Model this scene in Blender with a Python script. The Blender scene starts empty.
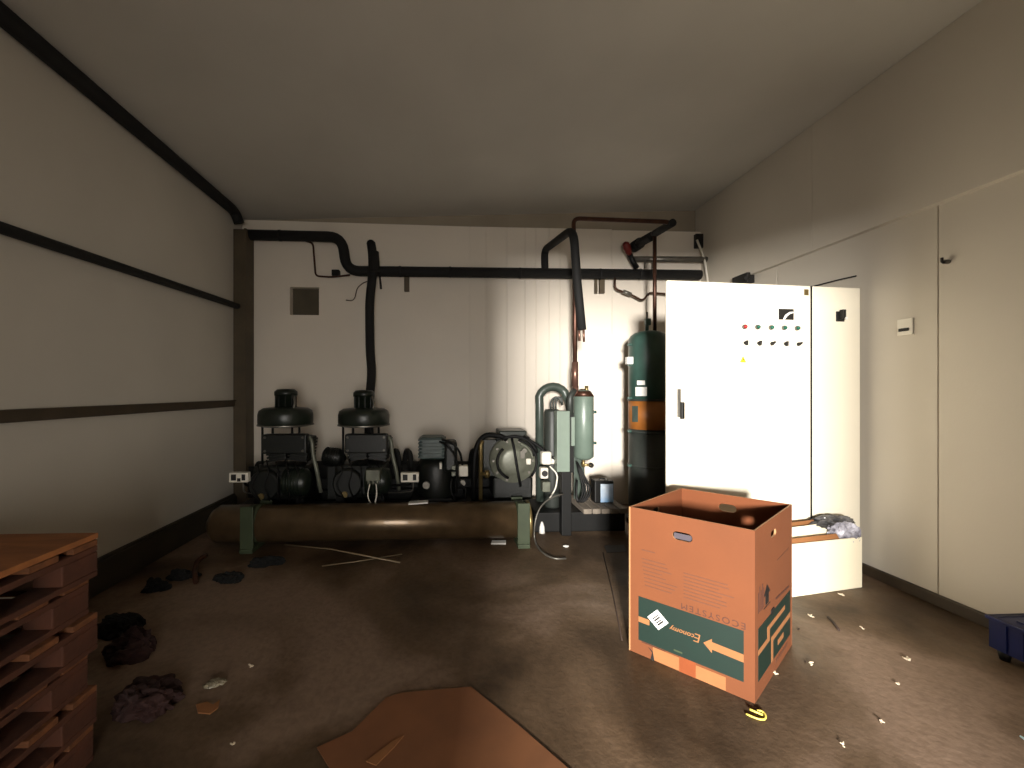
import bpy, bmesh, math, random
from mathutils import Vector, Matrix, Euler, noise
from mathutils.geometry import tessellate_polygon
random.seed(7)
COL = bpy.context.scene.collection
PI = math.pi
# ------------------------------------------------------------------ camera model
FPX, PU, PV, YAW, CAMH = 400.0, 467.0, 391.0, math.radians(2.7), 1.4
def ray(u, v):
    xc = (u-PU)/FPX
    return Vector((math.sin(YAW)+xc*math.cos(YAW), math.cos(YAW)-xc*math.sin(YAW), -(v-PV)/FPX))
def P(u, v, Y):
    r = ray(u, v); t = Y/r.y
    return Vector((r.x*t, Y, CAMH+r.z*t))
def F(u, v, z=0.0):
    r = ray(u, v); t = (z-CAMH)/r.z
    return Vector((r.x*t, r.y*t, z))
def WX(u, v, X):
    r = ray(u, v); t = X/r.x
    return Vector((X, r.y*t, CAMH+r.z*t))
# ------------------------------------------------------------------ materials
def lin(c):
    return tuple(((x/255)/12.92 if x/255 <= .04045 else ((x/255+.055)/1.055)**2.4) for x in c)
def mat(name, rgb, rough=.6, metal=0, var=.15, scale=6, bump=0, bscale=60, rgb2=None, spec=.5, detail=5, stretch=None, emit=0, coat=0):
    m = bpy.data.materials.new(name); m.use_nodes = True
    nt = m.node_tree; N = nt.nodes; L = nt.links
    b = N['Principled BSDF']
    c = lin(rgb); c2 = lin(rgb2) if rgb2 else tuple(x*(1-var) for x in c)
    tc = N.new('ShaderNodeTexCoord'); mp = N.new('ShaderNodeMapping')
    L.new(tc.outputs['Object'], mp.inputs['Vector'])
    if stretch: mp.inputs['Scale'].default_value = stretch
    ns = N.new('ShaderNodeTexNoise'); ns.inputs['Scale'].default_value = scale; ns.inputs['Detail'].default_value = detail
    L.new(mp.outputs['Vector'], ns.inputs['Vector'])
    cr = N.new('ShaderNodeValToRGB')
    cr.color_ramp.elements[0].position = .35; cr.color_ramp.elements[1].position = .65
    cr.color_ramp.elements[0].color = (*c2, 1); cr.color_ramp.elements[1].color = (*c, 1)
    L.new(ns.outputs['Fac'], cr.inputs['Fac']); L.new(cr.outputs['Color'], b.inputs['Base Color'])
    b.inputs['Roughness'].default_value = rough; b.inputs['Metallic'].default_value = metal
    b.inputs['Specular IOR Level'].default_value = spec
    b.inputs['Coat Weight'].default_value = coat
    if bump:
        n2 = N.new('ShaderNodeTexNoise'); n2.inputs['Scale'].default_value = bscale; n2.inputs['Detail'].default_value = 4
        L.new(mp.outputs['Vector'], n2.inputs['Vector'])
        bp = N.new('ShaderNodeBump'); bp.inputs['Strength'].default_value = bump; bp.inputs['Distance'].default_value = .01
        L.new(n2.outputs['Fac'], bp.inputs['Height']); L.new(bp.outputs['Normal'], b.inputs['Normal'])
    return m
M = {}
M['wall'] = mat('painted_panel_wall', (204, 196, 182), .55, var=.06, scale=1.2, bump=.05, bscale=90)
M['wall_left'] = mat('left_panel_wall', (202, 196, 184), .6, var=.08, scale=1.0, bump=.06, bscale=90)
M['back_dark'] = mat('bare_upper_wall', (160, 148, 130), .8, var=.15, scale=2)
M['panel'] = mat('white_wall_panel', (222, 212, 198), .5, var=.05, scale=1.5)
M['ceil'] = mat('ceiling_panels', (206, 202, 193), .75, var=.08, scale=1.2, bump=.04)
M['post'] = mat('brown_steel_post', (84, 72, 54), .6, var=.3, scale=4)
M['rail'] = mat('brown_rail', (70, 58, 42), .6, var=.25, scale=5)
M['base'] = mat('dark_skirting', (62, 50, 36), .6, var=.3, scale=4)
M['basel'] = mat('dark_left_skirting', (58, 52, 38), .65, var=.3, scale=4)
M['black'] = mat('black_foam_insulation', (11, 10, 9), .8, var=.3, scale=12, bump=.2, bscale=30)
M['blackm'] = mat('black_painted_metal', (14, 14, 13), .5, var=.3, scale=10, spec=.3)
M['rubber'] = mat('black_rubber', (9, 9, 9), .6, var=.2, spec=.3)
M['comp'] = mat('dark_green_black_casting', (16, 19, 15), .45, var=.45, scale=9, bump=.2, bscale=40)
M['comp2'] = mat('worn_compressor_green', (30, 38, 30), .35, var=.5, scale=8, bump=.15)
M['bluegrey'] = mat('blue_grey_casting', (70, 86, 84), .45, var=.4, scale=9)
M['grey'] = mat('grey_cast_cover', (120, 122, 108), .4, metal=.2, var=.35, scale=10)
M['copper'] = mat('aged_copper', (84, 56, 44), .4, metal=.7, var=.35, scale=14)
M['copperl'] = mat('bright_copper', (134, 100, 86), .35, metal=.7, var=.3, scale=14)
M['steel'] = mat('galvanised_steel', (120, 116, 108), .4, metal=.6, var=.25, scale=20)
M['brass'] = mat('aged_brass', (150, 130, 86), .35, metal=.7, var=.3)
M['recv'] = mat('brown_receiver_paint', (104, 84, 60), .28, metal=.55, var=.35, scale=7, coat=.2)
M['olive'] = mat('olive_green_paint', (62, 72, 50), .5, var=.2, scale=8)
M['green'] = mat('green_tank_paint', (96, 110, 100), .35, var=.18, scale=7)
M['greend'] = mat('dark_green_tank_paint', (52, 78, 70), .4, var=.2, scale=7)
M['greenl'] = mat('light_green_panel', (114, 128, 116), .45, var=.12, scale=7)
M['dkgrey'] = mat('dark_grey_insulation', (48, 52, 48), .5, var=.25, scale=9)
M['gpipe'] = mat('green_grey_pipe', (66, 76, 69), .35, var=.25, scale=9)
M['white'] = mat('white_plastic', (226, 220, 206), .4, var=.04)
M['cream'] = mat('cream_cabinet_paint', (232, 224, 204), .38, var=.03, scale=2, bump=.02)
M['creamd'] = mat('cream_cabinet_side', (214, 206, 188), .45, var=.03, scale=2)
M['red'] = mat('red_plastic', (112, 26, 20), .4, var=.15)
M['redl'] = mat('red_lamp_lens', (150, 22, 26), .25, var=.05)
M['greenlamp'] = mat('green_lamp_lens', (10, 84, 66), .25, var=.1)
M['yellow'] = mat('yellow_sticker', (226, 206, 40), .5, var=.03)
M['label'] = mat('white_label_paper', (232, 230, 224), .6, var=.04)
M['orange'] = mat('orange_label', (154, 94, 38), .55, var=.12, scale=10)
M['ink'] = mat('black_ink', (20, 18, 16), .6, var=.1)
M['card'] = mat('cardboard', (106, 56, 22), .8, var=.1, scale=4, bump=.06, bscale=50)
M['cardin'] = mat('cardboard_inside', (108, 56, 22), .85, var=.1, scale=4)
M['cardedge'] = mat('cardboard_cut_edge', (170, 126, 86), .8, var=.1, scale=30)
M['cardpatch'] = mat('orange_brown_tape', (124, 60, 24), .55, var=.08, scale=20)
M['cardlight'] = mat('pale_worn_cardboard', (140, 92, 52), .8, var=.1, scale=12)
M['cardfloor'] = mat('flattened_cardboard', (122, 78, 46), .85, var=.2, scale=5, bump=.08, bscale=20)
M['ginkbox'] = mat('green_box_print', (2, 31, 22), .6, var=.12, scale=9)
M['brownink'] = mat('brown_box_print', (70, 36, 22), .7, var=.2, scale=30)
M['paleink'] = mat('faint_box_print', (92, 52, 30), .7, var=.1, scale=30)
M['bluegrayflap'] = mat('grey_handle_flap', (66, 60, 68), .7, var=.1)
M['whitecard'] = mat('white_cardboard', (232, 222, 196), .6, var=.05, scale=3)
M['bagd'] = mat('dark_grey_plastic_bag', (110, 108, 108), .3, var=.4, scale=9, rgb2=(26, 26, 26))
M['bagw'] = mat('lilac_white_plastic_bag', (196, 194, 204), .3, var=.4, scale=14, rgb2=(70, 68, 78))
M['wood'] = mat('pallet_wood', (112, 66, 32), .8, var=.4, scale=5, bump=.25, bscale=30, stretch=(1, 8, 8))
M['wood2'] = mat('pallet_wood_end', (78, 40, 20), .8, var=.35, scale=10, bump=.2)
M['woodtop'] = mat('orange_brown_board', (150, 92, 46), .75, var=.3, scale=4, bump=.15, bscale=20, stretch=(1, 6, 6))
M['hatch'] = mat('shaded_hatch_board', (84, 76, 60), .8, var=.2, scale=5)  # board colour darkened to paint in the shade of the hatch recess
M['redcloth'] = mat('dark_red_cloth', (44, 16, 10), .85, var=.4, scale=8)
M['blackcloth'] = mat('black_cloth', (9, 10, 8), .9, var=.4, scale=8)
M['blue'] = mat('blue_plastic', (10, 28, 84), .4, var=.25, scale=6)
M['bluesheet'] = mat('blue_white_label', (120, 168, 214), .5, var=.5, scale=4, rgb2=(222, 230, 238))
M['rod'] = mat('pale_metal_rod', (140, 122, 96), .4, metal=.3, var=.2)
M['strap'] = mat('yellow_plastic_strap', (226, 206, 96), .4, var=.1)
M['litter'] = mat('pale_paper_scrap', (222, 206, 180), .7, var=.15)
M['litterd'] = mat('dark_wood_scrap', (50, 34, 24), .8, var=.3)
M['paleblue'] = mat('pale_blue_scrap', (178, 208, 210), .5, var=.1)
M['clear'] = mat('crinkled_film', (150, 140, 118), .15, var=.4, scale=30)
M['concrete'] = mat('grey_concrete', (120, 110, 98), .85, var=.3, scale=12, bump=.2)
M['drain'] = mat('drain_iron', (16, 13, 10), .6, var=.3)
# floor: brown, worn, slightly wet concrete
def floor_mat():
    m = bpy.data.materials.new('brown_dusty_floor'); m.use_nodes = True
    N = m.node_tree.nodes; L = m.node_tree.links; b = N['Principled BSDF']
    tc = N.new('ShaderNodeTexCoord')
    def nz(s, d=6, dist=0):
        n = N.new('ShaderNodeTexNoise'); n.inputs['Scale'].default_value = s; n.inputs['Detail'].default_value = d
        n.inputs['Distortion'].default_value = dist
        L.new(tc.outputs['Object'], n.inputs['Vector']); return n
    a = nz(.9, 6, .6); r = N.new('ShaderNodeValToRGB')
    e = r.color_ramp.elements
    e[0].position = .38; e[0].color = (*lin((62, 47, 31)), 1)
    e[1].position = .6; e[1].color = (*lin((128, 107, 90)), 1)
    k = e.new(.5); k.color = (*lin((98, 79, 60)), 1)
    L.new(a.outputs['Fac'], r.inputs['Fac'])
    f = nz(38, 8); mx = N.new('ShaderNodeMix'); mx.data_type = 'RGBA'; mx.blend_type = 'MULTIPLY'
    r2 = N.new('ShaderNodeValToRGB'); r2.color_ramp.elements[0].position = .3; r2.color_ramp.elements[1].position = .6
    r2.color_ramp.elements[0].color = (.68, .66, .62, 1)
    L.new(f.outputs['Fac'], r2.inputs['Fac']); mx.inputs[0].default_value = .7
    L.new(r.outputs['Color'], mx.inputs[6]); L.new(r2.outputs['Color'], mx.inputs[7])
    L.new(mx.outputs[2], b.inputs['Base Color'])
    g = nz(1.6, 3, .4); mr = N.new('ShaderNodeMapRange')
    mr.inputs['From Min'].default_value = .35; mr.inputs['From Max'].default_value = .65
    mr.inputs['To Min'].default_value = .42; mr.inputs['To Max'].default_value = .8
    L.new(g.outputs['Fac'], mr.inputs['Value']); L.new(mr.outputs['Result'], b.inputs['Roughness'])
    b.inputs['Specular IOR Level'].default_value = .35
    bp = N.new('ShaderNodeBump'); bp.inputs['Strength'].default_value = .25; bp.inputs['Distance'].default_value = .01
    L.new(f.outputs['Fac'], bp.inputs['Height']); L.new(bp.outputs['Normal'], b.inputs['Normal'])
    return m
M['floor'] = floor_mat()
# ------------------------------------------------------------------ mesh building
ORG = {}
class MB:
    def __init__(s): s.bm = bmesh.new(); s.mats = []
    def mi(s, m):
        if m is None: return 0
        if m not in s.mats: s.mats.append(m)
        return s.mats.index(m)
    def _mark(s, f0, m, smooth):
        s.bm.faces.ensure_lookup_table()
        i = s.mi(m)
        for f in s.bm.faces[f0:]:
            f.material_index = i; f.smooth = smooth
    def box(s, lo, hi, m=None, rot=None, bev=0, pivot=None, xf=None):
        lo = Vector(lo); hi = Vector(hi); c = (lo+hi)/2; d = hi-lo
        tb = bmesh.new(); bmesh.ops.create_cube(tb, size=1)
        for v in tb.verts: v.co = Vector((v.co.x*d.x, v.co.y*d.y, v.co.z*d.z))
        if bev:
            bmesh.ops.bevel(tb, geom=list(tb.edges), offset=min(bev, .45*min(abs(d.x), abs(d.y), abs(d.z))), segments=2, affect='EDGES', profile=.5)
        mt = Matrix.Translation(c)
        if rot:
            R = Euler(rot).to_matrix().to_4x4()
            if pivot is not None:
                pv = Vector(pivot); mt = Matrix.Translation(pv) @ R @ Matrix.Translation(c-pv)
            else: mt = Matrix.Translation(c) @ R
        nv = {}; i = s.mi(m)
        for v in tb.verts:
            p = mt @ v.co; nv[v] = s.bm.verts.new(xf(p) if xf else p)
        for f in tb.faces:
            g = s.bm.faces.new([nv[v] for v in f.verts]); g.material_index = i; g.smooth = False
        tb.free(); return s
    def cyl(s, a, b, r, m=None, r2=None, seg=20, caps=True, smooth=True):
        a = Vector(a); b = Vector(b); d = b-a; r2 = r if r2 is None else r2
        return s.lathe(a, d.normalized(), [(0, r), (d.length, r2)], m, seg, caps, smooth)
    def lathe(s, o, ax, prof, m=None, seg=24, caps=True, smooth=True):
        o = Vector(o); ax = Vector(ax).normalized()
        up = Vector((0, 0, 1)) if abs(ax.z) < .9 else Vector((1, 0, 0))
        x = ax.cross(up).normalized(); y = ax.cross(x)
        f0 = len(s.bm.faces); rings = []
        for h, r in prof:
            rings.append([s.bm.verts.new(o+ax*h+(x*math.cos(2*PI*k/seg)+y*math.sin(2*PI*k/seg))*max(r, 1e-4)) for k in range(seg)])
        for A, B in zip(rings, rings[1:]):
            for k in range(seg):
                s.bm.faces.new((A[k], A[(k+1) % seg], B[(k+1) % seg], B[k]))
        s._mark(f0, m, smooth); f1 = len(s.bm.faces)
        if caps:
            s.bm.faces.new(rings[0][::-1]); s.bm.faces.new(rings[-1])
            s._mark(f1, m, False)
        return s
    def tube(s, pts, r, m=None, seg=10, round_=0, caps=True, radii=None):
        pts = [Vector(p) for p in pts]
        if round_:
            q = [pts[0]]
            for i in range(1, len(pts)-1):
                a, b, c = pts[i-1], pts[i], pts[i+1]
                ra = min(round_, (a-b).length*.49); rc = min(round_, (c-b).length*.49)
                p0 = b+(a-b).normalized()*ra; p1 = b+(c-b).normalized()*rc
                for k in range(7):
                    t = k/6; q.append(p0*(1-t)**2+b*2*t*(1-t)+p1*t*t)
            q.append(pts[-1]); pts = q
        f0 = len(s.bm.faces); rings = []; prev = None
        for i, p in enumerate(pts):
            t = (pts[min(i+1, len(pts)-1)]-pts[max(i-1, 0)])
            if t.length < 1e-6: t = Vector((0, 0, 1))
            t.normalize()
            if prev is None:
                up = Vector((0, 0, 1)) if abs(t.z) < .9 else Vector((1, 0, 0)); x = t.cross(up).normalized()
            else:
                x = (prev-t*prev.dot(t)).normalized()
            prev = x; y = t.cross(x); rr = radii[i] if radii else r
            rings.append([s.bm.verts.new(p+(x*math.cos(2*PI*k/seg)+y*math.sin(2*PI*k/seg))*rr) for k in range(seg)])
        for A, B in zip(rings, rings[1:]):
            for k in range(seg): s.bm.faces.new((A[k], A[(k+1) % seg], B[(k+1) % seg], B[k]))
        s._mark(f0, m, True)
        if caps:
            f1 = len(s.bm.faces); s.bm.faces.new(rings[0][::-1]); s.bm.faces.new(rings[-1]); s._mark(f1, m, False)
        return s
    def plate(s, outer, holes, T, t0, t1, m=None, medge=None):
        # flat plate with holes: outer/holes are 2D loops, T maps (a,b,n) to space
        f0 = len(s.bm.faces); loops = [outer]+list(holes)
        co = [p for lp in loops for p in lp]
        tris = tessellate_polygon([[Vector((a, b, 0)) for a, b in lp] for lp in loops])
        A = [s.bm.verts.new(T(a, b, t0)) for a, b in co]; B = [s.bm.verts.new(T(a, b, t1)) for a, b in co]
        for t in tris:
            s.bm.faces.new([A[i] for i in t]); s.bm.faces.new([B[i] for i in reversed(t)])
        s._mark(f0, m, False); f1 = len(s.bm.faces); k = 0
        for lp in loops:
            n = len(lp)
            for i in range(n):
                j = (i+1) % n; s.bm.faces.new((A[k+i], B[k+i], B[k+j], A[k+j]))
            k += n
        s._mark(f1, medge or m, False)
        return s
    def quad(s, pts, m=None, smooth=False):
        f0 = len(s.bm.faces); s.bm.faces.new([s.bm.verts.new(p) for p in pts]); s._mark(f0, m, smooth); return s
    def blob(s, c, sc, m=None, amp=.2, freq=3, seed=0, sub=4, ridge=True, floor=None):
        f0 = len(s.bm.faces); r = bmesh.ops.create_icosphere(s.bm, subdivisions=sub, radius=1)
        c = Vector(c); off = Vector((seed*7.3, seed*3.1, seed*1.7))
        for v in r['verts']:
            d = v.co.normalized(); n = noise.noise(d*freq+off)+.5*noise.noise(d*freq*2.3+off)
            if ridge: n = 1-2.2*abs(n)
            k = 1+amp*n
            p = Vector((d.x*sc[0], d.y*sc[1], d.z*sc[2]))*k+c
            if floor is not None and p.z < floor: p.z = floor+.001
            v.co = p
        s._mark(f0, m, False); return s
    def build(s, name, m=None, parent=None, origin=None, recalc=True, wire=None):
        if recalc: bmesh.ops.recalc_face_normals(s.bm, faces=s.bm.faces)
        if parent is not None: o3 = ORG[parent.name]
        elif origin is not None: o3 = Vector(origin)
        else:
            xs = [v.co for v in s.bm.verts]
            o3 = Vector(((min(v.x for v in xs)+max(v.x for v in xs))/2, (min(v.y for v in xs)+max(v.y for v in xs))/2, min(v.z for v in xs)))
        for v in s.bm.verts: v.co -= o3
        me = bpy.data.meshes.new(name); s.bm.to_mesh(me); s.bm.free()
        if s.mats and (m is None or len(s.mats) > 0):
            for k in s.mats: me.materials.append(k if k is not None else m)
        elif m is not None: me.materials.append(m)
        o = bpy.data.objects.new(name, me); COL.objects.link(o)
        if parent is not None: o.parent = parent
        else: o.location = o3
        ORG[o.name] = o3
        return o
def tag(o, label, cat, group=None, kind=None):
    o['label'] = label; o['category'] = cat
    if group: o['group'] = group
    if kind: o['kind'] = kind
    return o
def thing(name, label, cat, loc, group=None):
    o = bpy.data.objects.new(name, None); COL.objects.link(o); o.empty_display_size = .1
    o.location = loc; ORG[o.name] = Vector(loc); return tag(o, label, cat, group)
def struct(mb, name, m=None, parent=None):
    o = mb.build(name, m, parent)
    if parent is None: o['kind'] = 'structure'
    return o
def copy_tree(o, parent=None):
    c = o.copy(); COL.objects.link(c); c.parent = parent
    for ch in list(o.children): copy_tree(ch, c)
    return c
def text_loops(body, size, T, m, mb, depth=.0012, shear=0, space=1.0, bold=0):
    cu = bpy.data.curves.new('lettering', 'FONT'); cu.body = body; cu.size = size; cu.shear = shear
    cu.space_character = space; cu.align_x = 'CENTER'; cu.align_y = 'CENTER'; cu.extrude = 0; cu.resolution_u = 3; cu.offset = bold
    ob = bpy.data.objects.new('lettering', cu); COL.objects.link(ob)
    dg = bpy.context.evaluated_depsgraph_get(); me = bpy.data.meshes.new_from_object(ob.evaluated_get(dg))
    f0 = len(mb.bm.faces)
    vs = [mb.bm.verts.new(T(v.co.x, v.co.y, depth)) for v in me.vertices]
    for p in me.polygons:
        try: mb.bm.faces.new([vs[i] for i in p.vertices])
        except ValueError: pass
    mb._mark(f0, m, False)
    bpy.data.objects.remove(ob); bpy.data.curves.remove(cu); bpy.data.meshes.remove(me)
def rrect(cx, cy, hw, hh, r=None, n=4):
    r = min(hw, hh) if r is None else r; o = []
    for sx, sy, a0 in ((1, 1, 0), (-1, 1, 90), (-1, -1, 180), (1, -1, 270)):
        for k in range(n+1):
            a = math.radians(a0+90*k/n); o.append((cx+sx*(hw-r)+r*math.cos(a), cy+sy*(hh-r)+r*math.sin(a)))
    return o
# ------------------------------------------------------------------ room
XL, XR, XRU, YB, YP, YR = -2.45, 3.20, 3.15, 4.97, 4.85, -1.5
ZL, ZR = CAMH+2.07, CAMH+2.31      # ceiling rises a little to the right
ZLEDGE = CAMH+1.215
def zc(x): return ZL+(ZR-ZL)*(x-XL)/(XR-XL)
m = MB(); m.box((XL-.3, YR-.2, -.12), (XR+.3, YB+.2, 0)); struct(m, 'floor', M['floor'])
m = MB()
f = [(XL-.2, YR-.2), (XR+.2, YR-.2), (XR+.2, YB+.2), (XL-.2, YB+.2)]
lo = [m.bm.verts.new((x, y, zc(x))) for x, y in f]; hi = [m.bm.verts.new((x, y, zc(x)+.12)) for x, y in f]
m.bm.faces.new(lo[::-1]); m.bm.faces.new(hi)
for i in range(4): m.bm.faces.new((lo[i], lo[(i+1) % 4], hi[(i+1) % 4], hi[i]))
struct(m, 'ceiling', M['ceil'])
m = MB(); m.box((XL-.15, YR-.15, 0), (XL, YB+.15, ZL-.005)); struct(m, 'wall_left', M['wall_left'])
m = MB(); m.plate([(XL-.1, 0), (XR+.1, 0), (XR+.1, zc(XR+.1)+.01), (XL-.1, zc(XL-.1)+.01)], [], lambda a, b, n: Vector((a, n, b)), YB, YB+.12, M['back_dark']); struct(m, 'wall_back')
# right wall: tall panels with joints, upper bulkhead proud of the lower panels
m = MB()
y = YR-.15; joints = [-.3, .75, 1.76, WX(938, 400, XR).y, 3.75]
ys = [YR-.15]+joints+[YB+.15]
for a, b in zip(ys, ys[1:]): m.box((XR, a+.003, 0), (XR+.12, b-.003, ZLEDGE+.02), M['wall'], bev=.003)
m.box((XR+.01, YR-.15, 0), (XR+.13, YB+.15, ZLEDGE+.02), M['wall'])
yy = YR-.15
for b in [WX(812, 230, XRU).y, YB-.01]:
    m.box((XRU, yy+.001, ZLEDGE), (XR+.12, b-.001, zc(XRU)-.002), M['wall'], bev=.002); yy = b
struct(m, 'wall_right')
m = MB(); DX0, DX1, DZ = -.45, .62, 2.05
m.box((XL-.1, YR-.12, 0), (DX0, YR, ZL)); m.box((DX1, YR-.12, 0), (XR+.1, YR, ZL+.05)); m.box((DX0, YR-.12, DZ), (DX1, YR, ZL+.05)); m.box((XL-.1, YR-.12, ZL-.02), (XR+.1, YR-.01, ZR+.02))
struct(m, 'wall_rear', M['wall'])
# white panels fixed in front of the back wall
PZ = CAMH+163*4.85/400+.02
m = MB()
px = [XL+.02]+[P(u, 300, YP).x for u in (470, 486, 507, 525, 536, 549, 560, 612, 655)]+[P(702, 300, YP).x]
hx0, hx1 = P(290, 300, YP).x, P(319, 300, YP).x; hz1, hz0 = P(300, 287, YP).z, P(300, 315, YP).z
for a, b in zip(px, px[1:]):
    g = .0015
    if a < hx0 < b:
        T = lambda p, q, n: Vector((p, YP+n, q))
        m.plate([(a, .0), (b-g, .0), (b-g, PZ-.0), (a, PZ+.03)], [[(hx0, hz0), (hx1, hz0), (hx1, hz1), (hx0, hz1)]], T, 0, .1, M['panel'])
    else: m.box((a+g, YP, 0), (b-g, YP+.1, PZ-.01*(a > 2)), M['panel'])
m.box((px[1], YP+.02, 0), (px[-1]-.01, YP+.11, PZ-.01), M['panel'])
m.box((hx0-.01, YP+.09, hz0-.01), (hx1+.01, YP+.11, hz1+.01), M['hatch'])
struct(m, 'trim_1')
# corner post
m = MB(); pc0, pc1 = WX(238, 300, XL+.02), P(251, 300, 4.78)
m.box((XL+.002, 4.68, 0), (XL+.15, 4.84, 3.25), bev=.006); m.box((XL+.13, 4.66, 0), (XL+.155, 4.845, 3.25)); struct(m, 'trim_2', M['post'])
# wall rail and skirtings
m = MB(); m.box((XL+.001, YR, 1.225), (XL+.035, 4.66, 1.29), bev=.004); m.box((XL+.001, YR, 1.285), (XL+.05, 4.66, 1.297)); struct(m, 'trim_3', M['rail'])
m = MB(); m.box((XL+.001, YR, .001), (XL+.05, 4.67, .215), bev=.008); m.box((XL+.001, YR, .2), (XL+.035, 4.67, .235), bev=.006); struct(m, 'baseboard_left', M['basel'])
m = MB(); m.box((XR-.03, YR, .001), (XR-.001, YP, .075), bev=.004); struct(m, 'baseboard_right', M['base'])
# ------------------------------------------------------------------ pipes along the walls
def pipe_thing(name, label, cat, pts, r, m, round_=.08, seg=14, group=None):
    mb = MB(); mb.tube(pts, r, m, seg=seg, round_=round_); return tag(mb.build(name, m), label, cat, group)
zt = ZL-.055
pipe_thing('ceiling_pipe', 'thick black insulated pipe running along the joint of ceiling and left wall', 'pipe',
    [(XL+.06, YR+.02, zt), (XL+.06, 4.60, zt), (XL+.09, 4.64, zt-.12)], .055, M['black'], .1)
p0 = WX(0, 227.5, XL+.07); p1 = WX(249, 310, XL+.07)
d = (p1-p0).normalized(); k0 = p0+d*((-1.4-p0.y)/d.y); k1 = p0+d*((4.64-p0.y)/d.y)
pipe_thing('wall_pipe', 'black insulated pipe sloping along the middle of the left wall', 'pipe', [k0, k1], .033, M['black'])
YM = 4.76
t = thing('insulated_main_pipe', 'long black insulated pipe stepping down across the white back wall', 'pipe', P(236, 235, YM))
mb = MB(); mb.tube([P(236, 234.5, YM), P(342, 237, YM), P(346.5, 271, YM), P(700, 275, YM)], .06, M['black'], 14, round_=.16)
# foam sleeve joints
for u, v in ((280, 235.5), (400, 271.5), (450, 272), (520, 273), (600, 274), (640, 274.3)):
    p = P(u, v, YM); mb.cyl(p-Vector((.012, 0, 0)), p+Vector((.012, 0, 0)), .064, M['black'])
mb.build('insulation', None, t)
mb = MB(); mb.tube([P(236, 234.5, YM), P(236, 240, YM)], .03, M['steel'], 8); mb.build('clamp', None, t); mb = MB(); mb.tube([P(246, 236, YM-.05), P(246, 240, YM-.05)], .02, M['steel'], 8); mb.build('clamp', None, t)
for u, v in ((407, 284), (601, 286)):
    mb = MB(); a = P(u-2.5, v-9, YP-.004); b = P(u+2.5, v+8, YP-.004)
    mb.box((a.x, YP-.05, b.z), (b.x, YP-.001, a.z), M['post'], bev=.003); mb.build('pipe_bracket', None, t)
mb = MB(); a = P(594, 278, YP-.004); b = P(596.5, 294, YP-.004); mb.box((a.x, YP-.04, b.z), (b.x, YP-.001, a.z), M['post']); mb.build('pipe_bracket', None, t)
mb = MB(); mb.tube([P(379.5, 274, YM), P(381, 289, YM)], .012, M['black'], 8); mb.build('hanger', None, t)
# thin capillary line at left with its little valve
t = thing('capillary_line', 'thin dark copper line looping below the left end of the main pipe', 'pipe', P(316, 277, 4.8))
mb = MB(); mb.tube([P(306, 241, 4.8), P(313, 243, 4.8), P(315.5, 276, 4.8), P(332, 277, 4.8), P(350, 275, 4.8)], .011, M['copper'], 8, round_=.05); mb.build('copper_tube', None, t)
mb = MB(); a = P(332, 270, 4.8); mb.box((a.x, 4.77, a.z-.075), (a.x+.09, 4.84, a.z), M['blackm'], bev=.01); mb.build('valve_body', None, t)
pipe_thing('curly_cable', 'short curly brown cable hanging beside the vertical black pipe', 'cable',
    [P(368, 281, 4.69), P(363, 283, 4.8), P(357, 288, 4.83), P(355, 298, 4.83), P(352, 301, 4.83), P(346, 300, 4.83)], .006, M['post'], .04, 6)
# vertical insulated pipe behind second compressor
t = thing('insulated_riser', 'black insulated vertical pipe with domed top crossing the main pipe', 'pipe', P(372, 400, 4.66))
mb = MB(); mb.tube([P(371, 243, 4.62), P(372.5, 252, 4.62), P(373, 272, 4.63), P(369.5, 300, 4.63), P(370, 352, 4.63), P(372, 372, 4.6), P(369, 405, 4.5), P(369, 462, 4.5)], .05, M['black'], 14, round_=.15,
    radii=None)
mb.lathe(P(371, 244, 4.62), (0, 0, 1), [(0, .05), (.025, .044), (.042, .025), (.05, .003)], M['black'], 14)
mb.tube([P(374, 252, 4.6), P(375, 272, 4.6)], .056, M['black'], 12)
mb.build('insulation', None, t)
# looped pipe in front of the separator
YF = 3.86
t = thing('suction_pipe', 'black insulated pipe rising from the main pipe, bending forward and hanging down', 'pipe', P(582, 331, YF))
mb = MB(); mb.tube([P(545, 272, YM), P(544.5, 250, YM), P(570, 231, 3.95), P(574, 236, YF), P(577, 280, YF), P(582, 330, YF)], .042, M['black'], 14, round_=.1); mb.build('insulation', None, t)
mb = MB(); mb.tube([P(579, 328, YF), P(579.5, 341, YF)], .012, M['copperl'], 8); mb.tube([P(583.5, 328, YF), P(584, 342, YF)], .012, M['copperl'], 8); mb.build('copper_stub', None, t)
t = thing('copper_discharge_pipe', 'brown copper pipe looping over from the green separator and back to the wall', 'pipe', P(575, 385, YF))
mb = MB(); mb.tube([P(575, 386, YF+.03), P(575, 300, YF+.06), P(573.5, 218.5, YF+.06), P(670, 222, YF+.02), P(640, 243, 4.55)], .022, M['copper'], 12, round_=.06); mb.build('copper_tube', None, t)
mb = MB(); mb.tube([P(575, 386, YF+.03), P(575, 362, YF+.03)], .032, M['copperl'], 10); mb.build('tube_union', None, t)
mb = MB(); mb.tube([P(673, 222.6, 3.86), P(655, 233.5, 4.16)], .04, M['black'], 10); mb.tube([P(652, 236, 4.25), P(636, 245, 4.68)], .05, M['black'], 10); mb.cyl(P(640, 243, 4.58), P(634, 247, 4.72), .065, M['black']); mb.build('insulation', None, t)
mb = MB(); mb.tube([P(654.7, 232, 4.16), P(654.7, 334, 4.16)], .02, M['copper'], 10); mb.build('drop_tube', None, t)
t = thing('steel_pipe', 'grey steel pipe running on the wall above the black main pipe', 'pipe', P(640, 258, 4.78))
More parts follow.
